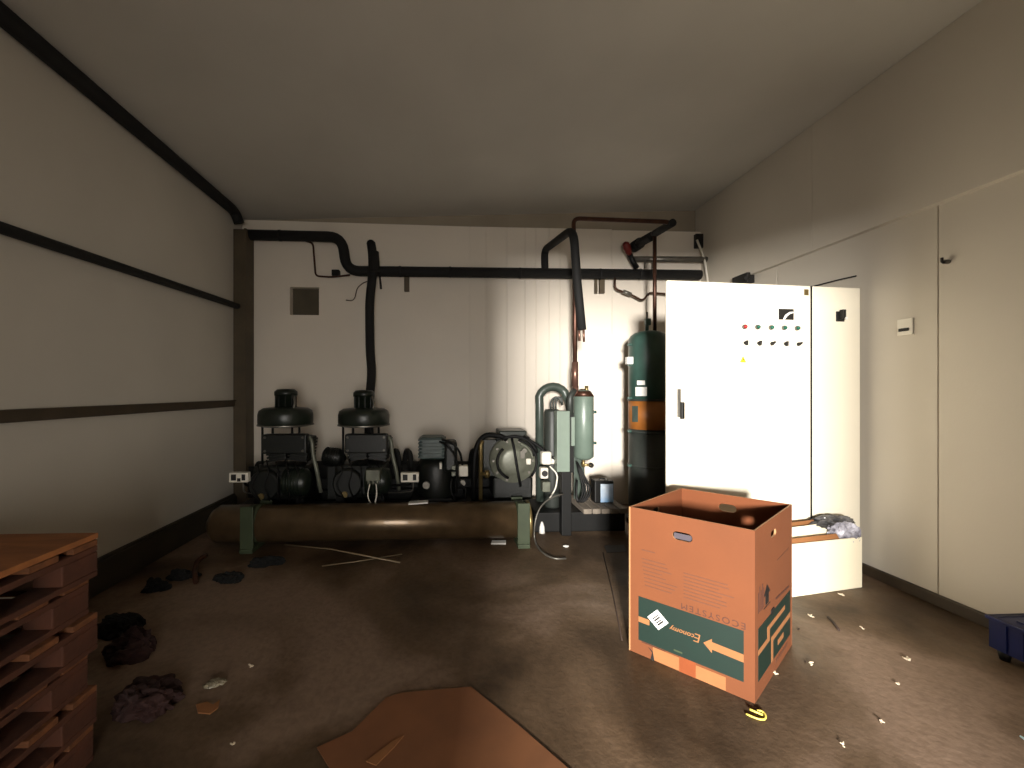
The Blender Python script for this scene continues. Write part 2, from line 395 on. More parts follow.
mb = MB(); mb.tube([P(634, 259, 4.78), P(713, 259.5, 4.74)], .034, M['steel'], 12); mb.build('tube', None, t)
for u in (645, 653):
    mb = MB(); mb.tube([P(u, 259, 4.76), P(u, 268, 4.76)], .01, M['steel'], 6); mb.build('fitting', None, t)
mb = MB(); mb.cyl(P(711, 259.5, 4.74), P(715, 259.5, 4.74), .05, M['blackm']); mb.build('fitting', None, t)
t = thing('shutoff_valve', 'red handled valve on the wall left of the grey pipe', 'valve', P(634, 266, 4.75))
mb = MB(); mb.tube([P(637, 268, 4.75), P(633, 262, 4.73), P(629.5, 254, 4.7)], .03, M['blackm'], 10); mb.build('valve_stem', None, t)
mb = MB(); mb.lathe(P(630, 255, 4.68), P(624, 240, 4.62)-P(630, 255, 4.68), [(0, .015), (.03, .035), (.1, .045), (.15, .038), (.17, .01)], M['red'], 14); mb.build('handle', None, t)
t = thing('liquid_line', 'thin copper line with filter drier below the main pipe beside the cabinet', 'pipe', P(615, 289, 4.7))
mb = MB(); mb.tube([P(615, 278, 4.72), P(615, 289, 4.72), P(630, 294, 4.72), P(643, 301, 4.72), P(649, 292.5, 4.72), P(668, 294, 4.72)], .012, M['copper'], 8, round_=.05); mb.build('copper_tube', None, t)
mb = MB(); mb.cyl(P(623, 291.5, 4.72), P(631, 294.5, 4.72), .024, M['steel']); mb.build('filter_drier', None, t)
t = thing('wall_socket', 'small black socket box high on the right end of back wall', 'socket', P(698, 249, YP))
a, b = P(693.5, 235, YP), P(703, 249, YP)
mb = MB(); mb.box((a.x, YP-.05, b.z), (b.x, YP-.001, a.z), M['ink'], bev=.006); mb.build('housing', None, t)
mb = MB(); mb.tube([P(697, 240, 4.78), P(701, 250, 4.74), P(705, 262, 4.72), P(709, 290, 4.7)], .012, M['white'], 8, round_=.05); tag(mb.build('white_cable', None), 'white cable hanging from the black wall socket behind the cabinet', 'cable')
# ------------------------------------------------------------------ horizontal receiver on saddles
YT = 3.72
zc0 = .185
t = thing('receiver_tank', 'long brown metal cylinder lying low in front of the compressors', 'tank', (0, YT, 0))
xa, xb = P(208, 520, YT).x, P(532, 520, YT).x; R = .165
mb = MB(); mb.lathe((xa, YT, zc0+.015), (1, 0, 0), [(0, .01), (.02, .07), (.06, .13), (.11, R), (xb-xa-.05, R), (xb-xa-.02, .13), (xb-xa, .01)], M['recv'], 32); mb.build('shell', None, t)
mb = MB(); mb.lathe((xb-.06, YT, zc0+.015), (1, 0, 0), [(0, R+.008), (.03, R+.008)], M['brass'], 32); mb.build('end_ring', None, t)
for u in (257, 520):
    x = P(u, 520, YT).x; mb = MB()
    mb.box((x-.055, YT-R-.03, .04), (x+.055, YT-R-.005, .40), M['olive'], bev=.004)
    mb.box((x-.055, YT+R+.005, .001), (x+.055, YT+R+.03, .36), M['olive'], bev=.004)
    mb.box((x-.055, YT-R-.04, .001), (x+.055, YT+R+.03, .04), M['olive'], bev=.004)
    mb.lathe((x-.05, YT, zc0+.015), (1, 0, 0), [(0, R+.004), (.1, R+.004)], M['olive'], 32)
    mb.build('saddle', None, t)
# a second, thinner return pipe low at the left
pipe_thing('header_pipe', 'dim brown pipe end sticking out left behind the low cylinder', 'pipe', [P(212, 516, 4.2), P(262, 516, 4.2)], .05, M['recv'])
# ------------------------------------------------------------------ rack
t = thing('compressor_rack', 'black steel frame carrying the row of compressors', 'rack', (-.6, 4.2, 0))
rx0, rx1 = P(243, 500, 4.05).x, P(527, 500, 4.05).x
ZB = .31
for yy in (3.98, 4.5):
    mb = MB(); mb.box((rx0, yy-.04, ZB-.1), (rx1, yy+.04, ZB), M['blackm'], bev=.006); mb.box((rx0, yy-.03, .08), (rx1, yy+.03, .14), M['blackm']); mb.build('beam', None, t)
n = 6
for i in range(n):
    x = rx0+.05+(rx1-rx0-.1)*i/(n-1)
    mb = MB(); mb.box((x-.04, 4.02, ZB-.09), (x+.04, 4.46, ZB-.005), M['blackm']); mb.build('crossbar', None, t)
    for yy in (3.98, 4.5):
        mb = MB(); mb.box((x-.035, yy-.035, 0), (x+.035, yy+.035, ZB-.1), M['blackm']); mb.build('leg', None, t)
mb = MB(); mb.box((rx0, 4.46, .14), (rx1, 4.475, ZB-.1), M['blackm']); mb.build('back_plate', None, t)
# ------------------------------------------------------------------ manifold behind the compressors
t = thing('suction_manifold', 'thick black insulated manifold running behind the row of compressors', 'pipe', (-.6, 4.5, ZB))
mb = MB(); mb.tube([P(258, 470, 4.5), P(526, 470, 4.5)], .1, M['black'], 16); mb.build('insulation', None, t)
for u in (300, 330, 392, 404, 470, 500):
    mb = MB(); mb.tube([P(u, 468, 4.5), P(u+2, 450, 4.42), P(u+6, 452, 4.34), P(u+8, 478, 4.3)], .03, M['black'], 10, round_=.1); mb.build('branch', None, t)
for u in (262, 330, 398, 474, 520):
    mb = MB(); x = P(u, 470, 4.5).x; mb.box((x-.02, 4.46, ZB), (x+.02, 4.54, .5), M['blackm']); mb.build('stand', None, t)
mb = MB(); x0, x1 = P(250, 480, 4.6).x, P(526, 480, 4.6).x; mb.box((x0, 4.56, ZB-.1), (x1, 4.57, .56), M['blackm'], bev=.002); mb.build('back_plate', None, t)
t = thing('oil_pump_motor', 'small dark pump motor between the two fan hood compressors', 'motor', P(333, 500, 4.1)*1)
o = P(333, 500, 4.1); o.z = ZB
ORG[t.name] = o; t.location = o
mb = MB(); mb.box(o+Vector((-.05, -.05, 0)), o+Vector((.06, .08, .34)), M['comp'], bev=.012); mb.build('stand', None, t)
mb = MB(); mb.lathe(o+Vector((-.1, 0, .44)), (1, 0, -.15), [(0, .05), (.02, .085), (.17, .085), (.2, .06), (.23, .02)], M['comp'], 20)
for k in range(6): mb.lathe(o+Vector((-.07+.024*k, 0, .436-.0036*k)), (1, 0, -.15), [(0, .093), (.008, .093)], M['comp'], 20)
mb.build('housing', None, t)
# ------------------------------------------------------------------ compressors
def bolts(mb, pts, ax, r, m):
    for p in pts: mb.lathe(p, ax, [(0, r), (r*1.1, r)], m, 6, smooth=False)
def fan_compressor(u, Y, s, label, swu, extra):
    o = P(u, 500, Y); o.z = ZB
    t = thing('refrigeration_compressor', label, 'compressor', o, 'compressors with a fan hood on top')
    V = lambda x, y, z: o+Vector((x, y, z))*s
    mb = MB(); mb.box(V(-.27, -.17, .04), V(.25, .17, .38), M['comp'], bev=.05*s)
    mb.lathe(V(-.12, -.2, .2), (0, -1, 0), [(-.05*s, .15*s), (.0, .15*s), (.03*s, .13*s)], M['comp'], 24)
    bolts(mb, [V(-.12+.13*math.cos(a), -.2, .2+.13*math.sin(a)) for a in [k*PI/4 for k in range(8)]], (0, -1, 0), .012*s, M['comp2'])
    mb.box(V(-.25, -.14, 0), V(-.17, .14, .05), M['blackm']); mb.box(V(.15, -.14, 0), V(.23, .14, .05), M['blackm']); mb.build('crankcase', None, t)
    mb = MB(); mb.lathe(V(.06, -.16, .22), (1, 0, 0), [(0, .13*s), (.2*s, .13*s), (.235*s, .1*s), (.25*s, .03*s)], M['comp2'], 24)
    for k in range(6): mb.lathe(V(.09+.025*k, -.16, .22), (1, 0, 0), [(0, .138*s), (.008*s, .138*s)], M['comp2'], 24)
    mb.build('motor_housing', None, t)
    for sx, a in ((-1, .35), (1, -.35)):
        mb = MB(); c = V(.06+sx*.11, 0, .52)
        for k in range(7):
            z = -.1+.033*k
            mb.box(c+Vector((-.095, -.13, z))*s, c+Vector((.095, .13, z+.018))*s, M['comp'], rot=(0, -a*.4, 0), pivot=c)
        mb.box(c+Vector((-.085, -.12, -.1))*s, c+Vector((.085, .12, .14))*s, M['comp'], rot=(0, -a*.4, 0), pivot=c, bev=.012*s)
        mb.build('cylinder_head', None, t)
    mb = MB(); mb.box(V(-.15, -.2, .5), V(.27, -.1, .69), M['comp'], bev=.012*s); bolts(mb, [V(x, -.2, z) for x in (-.12, .24) for z in (.53, .66)], (0, -1, 0), .012*s, M['steel']); mb.build('terminal_box', None, t)
    # fan with posts
    for sx in (-.19, -.09, .1, .17):
        mb = MB(); mb.cyl(V(sx, -.1, .6 if sx > -.15 else .36), V(sx, -.1, .77), .012*s, M['blackm'], seg=8); mb.build('fan_post', None, t)
    mb = MB(); mb.lathe(V(0, 0, .755), (0, 0, 1), [(0, .22*s), (.012*s, .25*s), (.04*s, .262*s), (.12*s, .262*s), (.16*s, .25*s), (.185*s, .21*s), (.195*s, .12*s), (.197*s, .02*s)], M['comp2'], 36)
    mb.lathe(V(0, 0, .765), (0, 0, 1), [(0, .268*s), (.012*s, .268*s)], M['steel'], 36, caps=False)
    hd = mb.build('fan_hood', None, t)
    mb = MB(); mb.lathe(V(0, 0, .94), (0, 0, 1), [(0, .1*s), (.12*s, .092*s), (.125*s, .11*s), (.165*s, .11*s), (.19*s, .085*s), (.195*s, .01)], M['comp2'], 24)
    for k in range(10):
        a = 2*PI*k/10; mb.box(V(.1*math.cos(a)-.004, .1*math.sin(a)-.004, .95), V(.1*math.cos(a)+.004, .1*math.sin(a)+.004, 1.06), M['comp'])
    mb.tube([V(.09, -.05, 1.07), V(.12, -.08, 1.0), V(.11, -.1, .93)], .012*s, M['steel'], 8, round_=.03); mb.build('fan_motor', None, t)
    mb = MB(); mb.tube([V(.25, -.1, .66), V(.30, -.12, .63), V(.31, -.12, .48), V(.35, -.12, .32), V(.38, -.1, .1)], .02*s, M['grey'], 10, round_=.05); mb.build('suction_hose', None, t)
    mb = MB()
    for k in range(5):
        a = -.2+.09*k
        mb.tube([V(a, -.19, .42+.02*(k % 2)), V(a+.05, -.25, .34), V(a-.02+.03*k, -.27, .2), V(a+.06, -.25, .06)], .008*s, M['rubber'], 6, round_=.05)
    mb.build('control_cable', None, t)
    mb = MB(); mb.cyl(V(-.14, -.22, .1), V(-.14, -.25, .1), .03*s, M['brass'], seg=14); mb.build('sight_glass', None, t)
    # pressure switch
    yy = o.y-.3*s
    c = P(swu, 477, yy); mb = MB(); mb.box(c+Vector((-.085, -.03, -.045)), c+Vector((.085, .03, .045)), M['white'], bev=.008)
    mb.box(c+Vector((-.065, -.033, -.025)), c+Vector((-.02, -.028, .03)), M['ink']); mb.box(c+Vector((.03, -.033, -.025)), c+Vector((.062, -.028, .03)), M['ink'])
    mb.box(c+Vector((-.01, -.033, -.035)), c+Vector((.02, -.029, -.005)), M['ink']) if extra == 0 else None
    pswitch = mb.build('pressure_switch', None, t); pswitch['label'] = 'white pressure switch with dark windows'
    mb = MB(); s_ = 1 if c.x < o.x else -1
    mb.tube([c+Vector((0, .03, 0)), c+Vector((0, .1, -.1)), V(-s_*.2, -.1, .15)], .012, M['blackm'], 8, round_=.04)
    mb.tube([c+Vector((.03, 0, -.04)), c+Vector((.03, 0, -.14)), V(-s_*.2, -.12, .08)], .006, M['steel'], 6, round_=.04); mb.build('switch_bracket', None, t)
    return t, V
t1, V1 = fan_compressor(286, 4.08, .98, 'leftmost compressor, dark green, beside the corner post', 240, 0)
t2, V2 = fan_compressor(364, 4.12, .97, 'dark fan hood compressor in front of the vertical black pipe', 410, 1)
# junction box hanging on second compressor
c = P(373, 475, 3.8); mb = MB(); mb.box(c+Vector((-.065, -.02, -.055)), c+Vector((.065, .12, .05)), M['grey'], bev=.008)
for dx in (-.04, 0, .04): mb.cyl(c+Vector((dx, 0, -.05)), c+Vector((dx, 0, -.085)), .014, M['grey'], seg=8)
mb.tube([c+Vector((-.03, 0, -.08)), c+Vector((-.05, -.02, -.2)), c+Vector((-.01, 0, -.28))], .006, M['white'], 6, round_=.05)
mb.tube([c+Vector((.03, 0, -.08)), c+Vector((.04, -.02, -.18)), c+Vector((.01, 0, -.3))], .007, M['white'], 6, round_=.05)
mb.build('junction_box', None, t2)
# third, small blue-grey compressor
o = P(440, 500, 4.05); o.z = ZB
t = thing('refrigeration_compressor', 'small blue-grey compressor, third from the left, with white box on its right side', 'compressor', o, 'compressors on the rack')
V = lambda x, y, z: o+Vector((x, y, z))
mb = MB(); mb.lathe(V(-.04, .05, .0), (0, 0, 1), [(0, .16), (.05, .19), (.33, .19), (.4, .16), (.44, .06)], M['comp'], 28); mb.box(V(-.2, -.14, 0), V(.12, .2, .04), M['blackm']); mb.build('housing', None, t)
mb = MB(); mb.box(V(-.2, -.15, .42), V(.05, .12, .64), M['bluegrey'], bev=.03)
for k in range(6): mb.box(V(-.21, -.16, .44+.033*k), V(.06, .13, .452+.033*k), M['bluegrey'], bev=.002)
mb.build('cylinder_head', None, t)
mb = MB(); mb.box(V(.04, -.17, .3), V(.17, .05, .6), M['comp'], bev=.03); mb.build('terminal_cover', None, t)
mb = MB(); mb.box(V(.185, -.2, .265), V(.275, -.12, .37), M['white'], bev=.01); q = mb.build('switch_box', None, t); q['label'] = 'white switch box'
mb = MB(); mb.box(V(.115, -.2, .27), V(.155, -.17, .31), M['grey'], bev=.004); mb.build('contact_block', None, t); mb = MB(); mb.box(V(.115, -.2, .33), V(.155, -.17, .37), M['grey'], bev=.004); mb.build('contact_block', None, t); mb = MB(); mb.box(V(.0, -.2, .34), V(.02, -.14, .4), M['white']); mb.build('contact_block', None, t)
mb = MB()
for pts in ([V(.02, -.15, .62), V(.12, -.2, .6), V(.2, -.2, .5), V(.22, -.17, .37)], [V(0, -.15, .6), V(.1, -.21, .55), V(.17, -.2, .42), V(.16, -.2, .1)], [V(.2, -.18, .26), V(.18, -.22, .2), V(.26, -.2, .15), V(.24, -.18, .05)], [V(.12, -.2, .26), V(.1, -.22, .15), V(.16, -.2, .02)]):
    mb.tube(pts, .011, M['rubber'], 6, round_=.06)
mb.build('control_cable', None, t)
mb = MB(); mb.cyl(V(-.13, -.13, .18), V(-.13, -.18, .18), .035, M['steel'], seg=14); mb.build('sight_glass', None, t)
mb = MB(); mb.cyl(V(.22, -.14, .2), V(.22, -.19, .2), .03, M['steel'], seg=12); mb.build('sight_glass', None, t)
# fourth compressor: round end cover facing the room, hoses round it
o = P(513, 500, 4.0); o.z = ZB
t = thing('refrigeration_compressor', 'compressor with big round grey end cover wrapped in black cables', 'compressor', o, 'compressors on the rack')
V = lambda x, y, z: o+Vector((x, y, z))
cz = .39
mb = MB(); mb.lathe(V(0, .37, cz), (0, -1, 0), [(0, .2), (.02, .235), (.25, .235), (.28, .245), (.32, .245)], M['comp'], 36)
mb.box(V(-.2, 0, 0), V(.2, .36, .22), M['comp'], bev=.02); mb.build('motor_housing', None, t)
mb = MB(); mb.lathe(V(0, .05, cz), (0, -1, 0), [(0, .24), (.03, .24), (.05, .225), (.055, .16), (.085, .15), (.1, .1), (.103, .01)], M['grey'], 36)
bolts(mb, [V(.2*math.cos(a), .0, cz+.2*math.sin(a)) for a in [k*PI/5 for k in range(10)]], (0, -1, 0), .014, M['steel']); mb.build('end_cover', None, t)
mb = MB(); mb.box(V(-.14, .0, .62), V(.14, .3, .69), M['comp2'], bev=.012); mb.box(V(-.17, .0, .6), V(.17, .3, .63), M['blackm'], bev=.006); mb.build('top_cover', None, t)
mb = MB()
def arc(r, a0, a1, y=-.08, n=9, cx=0, c2=cz): return [V(cx+r*math.cos(math.radians(a0+(a1-a0)*k/n)), y, c2+r*math.sin(math.radians(a0+(a1-a0)*k/n))) for k in range(n+1)]
mb.tube(arc(.17, 130, 250), .013, M['rubber'], 8); mb.tube(arc(.25, 20, 120, -.06), .014, M['rubber'], 8)
mb.tube([V(-.02, -.05, .62), V(.0, -.1, .5), V(.02, -.11, .35), V(.06, -.09, .15)], .013, M['rubber'], 8, round_=.08)
mb.tube(arc(.22, -40, 80, -.09), .012, M['rubber'], 8); mb.tube([V(.1, -.02, .64), V(.28, -.05, .52), V(.45, -.08, .36), V(.47, -.05, .2)], .013, M['rubber'], 8, round_=.1)
mb.tube(arc(.15, 0, 85, -.1, cx=.04, c2=.45), .010, M['rubber'], 8)
mb.build('control_cable', None, t)
mb = MB(); mb.box(V(.06, -.075, .42), V(.11, -.05, .5), M['steel'], bev=.004); mb.box(V(.12, -.075, .36), V(.17, -.05, .42), M['white'], bev=.01); mb.tube(arc(.19, 10, 70, -.07), .011, M['grey'], 8); mb.cyl(V(.1, -.05, .5), V(.1, -.09, .5), .025, M['steel'], seg=10); mb.build('terminal_block', None, t)
mb = MB(); mb.box(V(.27, -.1, .36), V(.37, 0, .49), M['white'], bev=.02); mb.cyl(V(.37, -.05, .4), V(.42, -.05, .39), .035, M['white'], seg=14); mb.build('plug', None, t)
mb = MB(); mb.box(V(.26, -.09, .22), V(.34, 0, .33), M['white'], bev=.015); mb.cyl(V(.3, -.085, .275), V(.3, -.1, .275), .03, M['ink'], seg=14); mb.build('socket', None, t)
mb = MB(); mb.box(V(.28, -.09, .09), V(.36, 0, .19), M['grey'], bev=.01); mb.build('junction_box', None, t)
mb = MB(); mb.tube([V(.36, -.05, .34), V(.44, -.06, .26), V(.42, -.06, .12), V(.36, -.05, .02)], .008, M['white'], 6, round_=.05); mb.build('grey_cable', None, t)
mb = MB(); mb.tube([V(-.33, -.05, .0), V(-.33, -.05, .55), V(-.31, -.05, .6)], .02, M['brass'], 10); mb.build('oil_pipe', None, t)
mb = MB(); mb.tube([V(-.4, -.02, .0), V(-.39, -.02, .5), V(-.3, -.02, .66), V(-.12, 0, .64), V(-.06, 0, .6)], .026, M['rubber'], 12, round_=.15); mb.build('suction_hose', None, t)
mb = MB(); mb.box(V(-.3, .05, .22), V(-.16, .35, .6), M['comp2'], bev=.01); mb.build('terminal_cover', None, t)
mb = MB(); mb.tube([V(-.33, -.06, .27), V(-.24, -.08, .27)], .018, M['brass'], 10); mb.cyl(V(-.27, -.08, .24), V(-.27, -.08, .31), .022, M['brass'], seg=10); mb.build('valve', None, t)
# ------------------------------------------------------------------ green separator group
t = thing('oil_separator', 'green cylindrical tank with cone top standing left of the small blue can', 'tank', P(585, 500, 3.9))
ctr = P(583.5, 430, YF+.06); zt_, zb_ = P(583, 396, YF).z, P(583, 461, YF).z; r = .098
mb = MB(); mb.lathe((ctr.x, ctr.y, zb_), (0, 0, 1), [(0, .03), (.012, .07), (.035, r), (zt_-zb_, r), (zt_-zb_+.05, .065), (zt_-zb_+.07, .03)], M['green'], 28); mb.build('shell', None, t)
mb = MB(); mb.lathe((ctr.x, ctr.y, zt_-.005), (0, 0, 1), [(0, r+.004), (.05, .072), (.074, .034)], M['copper'], 28); mb.cyl((ctr.x+.02, ctr.y-.03, zt_+.03), (ctr.x+.02, ctr.y-.03, zt_+.1), .018, M['brass'], seg=10); mb.build('cone_top', None, t)
for v in (412, 443):
    mb = MB(); p = P(591, v, ctr.y); mb.cyl((ctr.x+r-.01, p.y, p.z), (ctr.x+r+.03, p.y, p.z), .014, M['greend'], seg=10); mb.build('lug', None, t)
mb = MB(); mb.cyl((ctr.x, ctr.y, zb_), (ctr.x, ctr.y, zb_-.07), .015, M['brass'], seg=10); mb.cyl((ctr.x-.02, ctr.y, zb_-.045), (ctr.x+.07, ctr.y-.02, zb_-.05), .014, M['brass'], seg=8); mb.cyl((ctr.x+.07, ctr.y-.03, zb_-.05), (ctr.x+.07, ctr.y-.0, zb_-.05), .025, M['blackm'], seg=10); mb.build('drain_valve', None, t)
mb = MB(); a = P(583, 470, YF+.16); mb.box((ctr.x-.06, YF+.17, P(580, 499, YF+.17).z), (ctr.x+.05, YF+.19, zb_+.4), M['gpipe'], bev=.003); mb.build('stand_plate', None, t)
mb = MB(); mb.tube([P(575.5, 386, YF+.06), P(575.5, 396, YF+.06)], .03, M['copperl'], 10); mb.tube([P(575, 390, YF+.06), P(570, 396, YF+.02), P(570, 415, YF+.02)], .03, M['dkgrey'], 10, round_=.04); mb.build('elbow', None, t)
PLB = P(600, 509, 3.85).z-.05
t = thing('suction_header', 'thick grey-green pipe bent into an upside down U beside the green tank', 'pipe', P(545, 500, 4.35))
mb = MB(); yy = 4.35
pb = P(540, 506, yy); pb.z = PLB
pts = [pb, P(539.5, 405, yy)]+[P(553+14.5*-math.cos(a), 401-14.5*math.sin(a)*1.0, yy) for a in [PI*k/10 for k in range(1, 9)]]+[P(569, 402, yy-.05), P(572, 412, yy-.08)]
mb.tube(pts, .046, M['gpipe'], 14); mb.build('tube', None, t)
t = thing('accumulator', 'dark grey upright cylinder between the U pipe and the flat green plate', 'tank', P(552, 500, 4.12))
c = P(552, 500, 4.12); c.z = PLB+.06; zt_ = P(552, 409, 4.12).z
mb = MB(); mb.lathe((c.x, c.y, c.z-.06), (0, 0, 1), [(0, .07), (.02, .08), (zt_-c.z+.03, .08), (zt_-c.z+.055, .07), (zt_-c.z+.06, .01)], M['dkgrey'], 24); mb.build('shell', None, t)
mb = MB()
for k in range(3): mb.tube([Vector((c.x-.01+.025*k, c.y, zt_-.01)), Vector((c.x-.02+.03*k, c.y, zt_+.09)), Vector((c.x+.06+.02*k, c.y-.02, zt_+.14)), Vector((c.x+.1, c.y-.03, zt_+.04))], .01, M['dkgrey'], 8, round_=.05)
mb.build('outlet_tube', None, t)
t = thing('green_plate_box', 'flat light green upright box beside the green tank', 'equipment', P(564, 506, 3.8))
a, b = P(557, 411, 3.80), P(570, 472, 3.80)
mb = MB(); mb.box((a.x, 3.8, b.z), (b.x, 3.9, a.z), M['greenl'], bev=.006); mb.build('cover', None, t)
c2 = P(574, 508, 3.8); mb = MB(); mb.box((a.x+.05, 3.81, 0.001), (c2.x-.02, 3.9, b.z), M['blackm'], bev=.006); mb.build('base', None, t)
mb = MB(); a2, b2 = P(571.5, 417, 3.84), P(575, 446, 3.84); mb.box((a2.x, 3.84, b2.z), (b2.x, 3.9, a2.z), M['greenl'], bev=.004); mb.box((a.x+.1, 3.87, b.z-.02), (b2.x-.003, 3.9, a.z-.02), M['blackm']); mb.build('side_plate', None, t)
mb = MB()
for k in range(4):
    w = 3+k*2.6
    mb.tube([P(577, 462, 3.78), P(579+w*.6, 478, 3.76-.01*k), P(581+w, 490, 3.74), P(577+w*.7, 503, 3.76), P(576, 500, 3.79), P(577, 480, 3.8)], .009, M['rubber'], 8, round_=.12)
tag(mb.build('cable_coil', None), 'black cables coiled and hanging under the green tank', 'cable')
mb = MB(); mb.tube([P(563, 494, 3.74), P(552, 497, 3.7), P(540, 506, 3.66), P(534.5, 522, 3.62)] + [F(534, 541, .02), F(541, 552, .012), F(553, 559, .01), F(566, 558.5, .008)], .008, M['steel'], 8, round_=.12)
tag(mb.build('loose_cable', None), 'thin grey cable looping down from the green unit onto floor', 'cable')
# plinth with the can
pl0, pl1 = P(580, 503, 3.95).x, P(624, 503, 3.95).x; plb = P(534, 503, 3.95).x
ztop = P(600, 509, 3.85).z
t = thing('equipment_plinth', 'low dark plinth with grey slab edge under the blue can', 'plinth', ((pl0+pl1)/2, 4.1, 0))
mb = MB(); mb.box((plb, 3.92, 0), (pl1, 4.45, ztop-.05), M['blackm'], bev=.01); mb.build('base', None, t)
n = 5
mb = MB()
for i in range(n): mb.box((pl0+(pl1-pl0)*i/n+.004, 3.85, ztop-.05), (pl0+(pl1-pl0)*(i+1)/n-.004, 4.4, ztop), M['concrete'], bev=.008)
mb.build('slab', None, t)
t = thing('refrigerant_can', 'small dark can with blue and white label on the plinth', 'can', (P(603, 500, 4.1).x, 4.1, ztop))
a, b = P(593, 480, 4.1), P(612, 499, 4.1)
mb = MB(); mb.box((a.x, 4.05, ztop), (b.x, 4.17, a.z), M['blackm'], bev=.012); mb.build('body', None, t)
mb = MB(); mb.box((a.x+.06, 4.043, ztop+.01), (b.x-.01, 4.052, a.z-.03), M['bluesheet']); q = mb.build('paper_label', None, t); q['label'] = 'blue and white printed label'
mb = MB(); mb.tube([(a.x+.06, 4.1, a.z-.005), (a.x+.07, 4.1, a.z+.015), (b.x-.05, 4.1, a.z+.015), (b.x-.04, 4.1, a.z-.005)], .006, M['blackm'], 6); mb.cyl((b.x-.06, 4.1, a.z-.01), (b.x-.06, 4.1, a.z+.02), .02, M['steel'], seg=10); mb.build('handle', None, t)
# tall vertical receiver
YV = 4.16; c = P(648, 400, YV); r = .195
t = thing('vertical_receiver', 'tall upright green tank with orange band beside the white cabinet', 'tank', (c.x, YV, 0))
zT = P(648, 331, YV).z; zo1, zo0 = P(648, 401, YV-.15).z, P(648, 430, YV-.15).z
mb = MB(); mb.lathe((c.x, YV, .06), (0, 0, 1), [(0, r*.9), (.02, r), (zo0-.06, r)], M['dkgrey'], 36, caps=True)
mb.lathe((c.x, YV, 0.002), (0, 0, 1), [(0, r+.03), (.06, r+.03)], M['blackm'], 36); mb.build('lower_shell', None, t)
mb = MB(); mb.lathe((c.x, YV, zo1), (0, 0, 1), [(0, r), (zT-.09-zo1, r), (zT-.05-zo1, r*.9), (zT-.02-zo1, r*.7), (zT-zo1, r*.3)], M['greend'], 36); mb.build('upper_shell', None, t)
mb = MB(); mb.lathe((c.x, YV, zo0), (0, 0, 1), [(0, r+.002), (zo1-zo0, r+.002)], M['orange'], 36); q = mb.build('label_band', None, t); q['label'] = 'orange printed band'
mb = MB()
for k in range(3): mb.lathe((c.x, YV, P(648, (400, 431, 465)[k], YV).z-.01), (0, 0, 1), [(0, r+.008), (.02, r+.008)], M['dkgrey'], 36)
mb.build('ring', None, t)
for v in (345, 365, 398, 431, 465):
    mb = MB(); z = P(630, v, YV).z; mb.box((c.x-r-.035, YV-.04, z-.012), (c.x-r+.01, YV+.0, z+.012), M['greend'], bev=.004); mb.build('lug', None, t)
mb = MB(); a = P(627, 360, 4.1); mb.box((a.x-.01, 4.06, a.z-.045), (a.x+.05, 4.12, a.z+.03), M['label'], bev=.004); mb.build('valve_tag', None, t)
def curved(name, u0, u1, v0, v1, m, lab, parent=t):
    mb = MB(); n = 6
    def hit(u, v):
        rr = ray(u, v); A = rr.x**2+rr.y**2; B = -2*(rr.x*c.x+rr.y*YV); C = c.x**2+YV**2-(r+.003)**2
        s_ = (-B-math.sqrt(max(B*B-4*A*C, 0)))/(2*A); return Vector((rr.x*s_, rr.y*s_, CAMH+rr.z*s_))
    for k in range(n):
        ua, ub = u0+(u1-u0)*k/n, u0+(u1-u0)*(k+1)/n
        mb.quad([hit(ua, v1), hit(ub, v1), hit(ub, v0), hit(ua, v0)], m)
    q = mb.build(name, None, parent); q['label'] = lab; return q
curved('paper_label', 637, 645, 380.5, 385, M['label'], 'small white label')
curved('paper_label', 635.5, 647, 387, 396, M['label'], 'larger white label')
curved('paper_label', 632, 638, 406, 422, M['gpipe'], 'green mark on the orange band')
mb = MB(); p = P(647, 331, YV-.05); mb.cyl(p-Vector((0, 0, .04)), p+Vector((0, 0, .1)), .018, M['greend'], seg=10); mb.box(p+Vector((-.02, -.02, .06)), p+Vector((.035, .02, .13)), M['greend'], bev=.006); mb.cyl(p+Vector((.0, 0, .12)), p+Vector((.0, 0, .2)), .01, M['steel'], seg=8); mb.build('top_valve', None, t)
# ------------------------------------------------------------------ electrical cabinets
CL = Vector((1.546, 2.76, 0)); CR = Vector((3.137, 2.906, 0)); W = (CR-CL).length; ex = (CR-CL).normalized(); ey = Vector((-ex.y, ex.x, 0))
HC = 2.185
def C(a, b, n): return CL+ex*a+Vector((0, 0, b))+ey*n       # n>0 goes into the wall, n<0 to the room
def cu(u):      # along-front coordinate for an image column
    r_ = ray(u, 391); # intersect CL+ex*a with ray in plan
    det = ex.x*(-r_.y)-(-r_.x)*ex.y
    return ((-CL.x)*(-r_.y)-(-r_.x)*(-CL.y))/det
def cab(u, v):
    a = cu(u); p = C(a, 0, 0); tt = p.y/ray(u, v).y
    return a, CAMH+ray(u, v).z*tt
def cbox(mb, a0, a1, b0, b1, n0, n1, m, bev=0):
    mb.box((a0, n0, b0), (a1, n1, b1), m, bev=bev, xf=lambda c: C(c.x, c.z, c.y))
aj = cu(811.5)
t = thing('electrical_cabinet', 'large white switch cabinet with row of lamps and knobs', 'cabinet', C(aj/2, 0, .1))
mb = MB(); cbox(mb, .24, aj-.035, .08, HC-.02, .022, .32, M['creamd'], .006); cbox(mb, .24, aj-.02, 0, .08, .04, .3, M['blackm']); mb.build('body', None, t)
mb = MB(); cbox(mb, 0, aj-.009, .1, HC, -.004, .022, M['cream'], .008); door = mb.build('door', None, t)
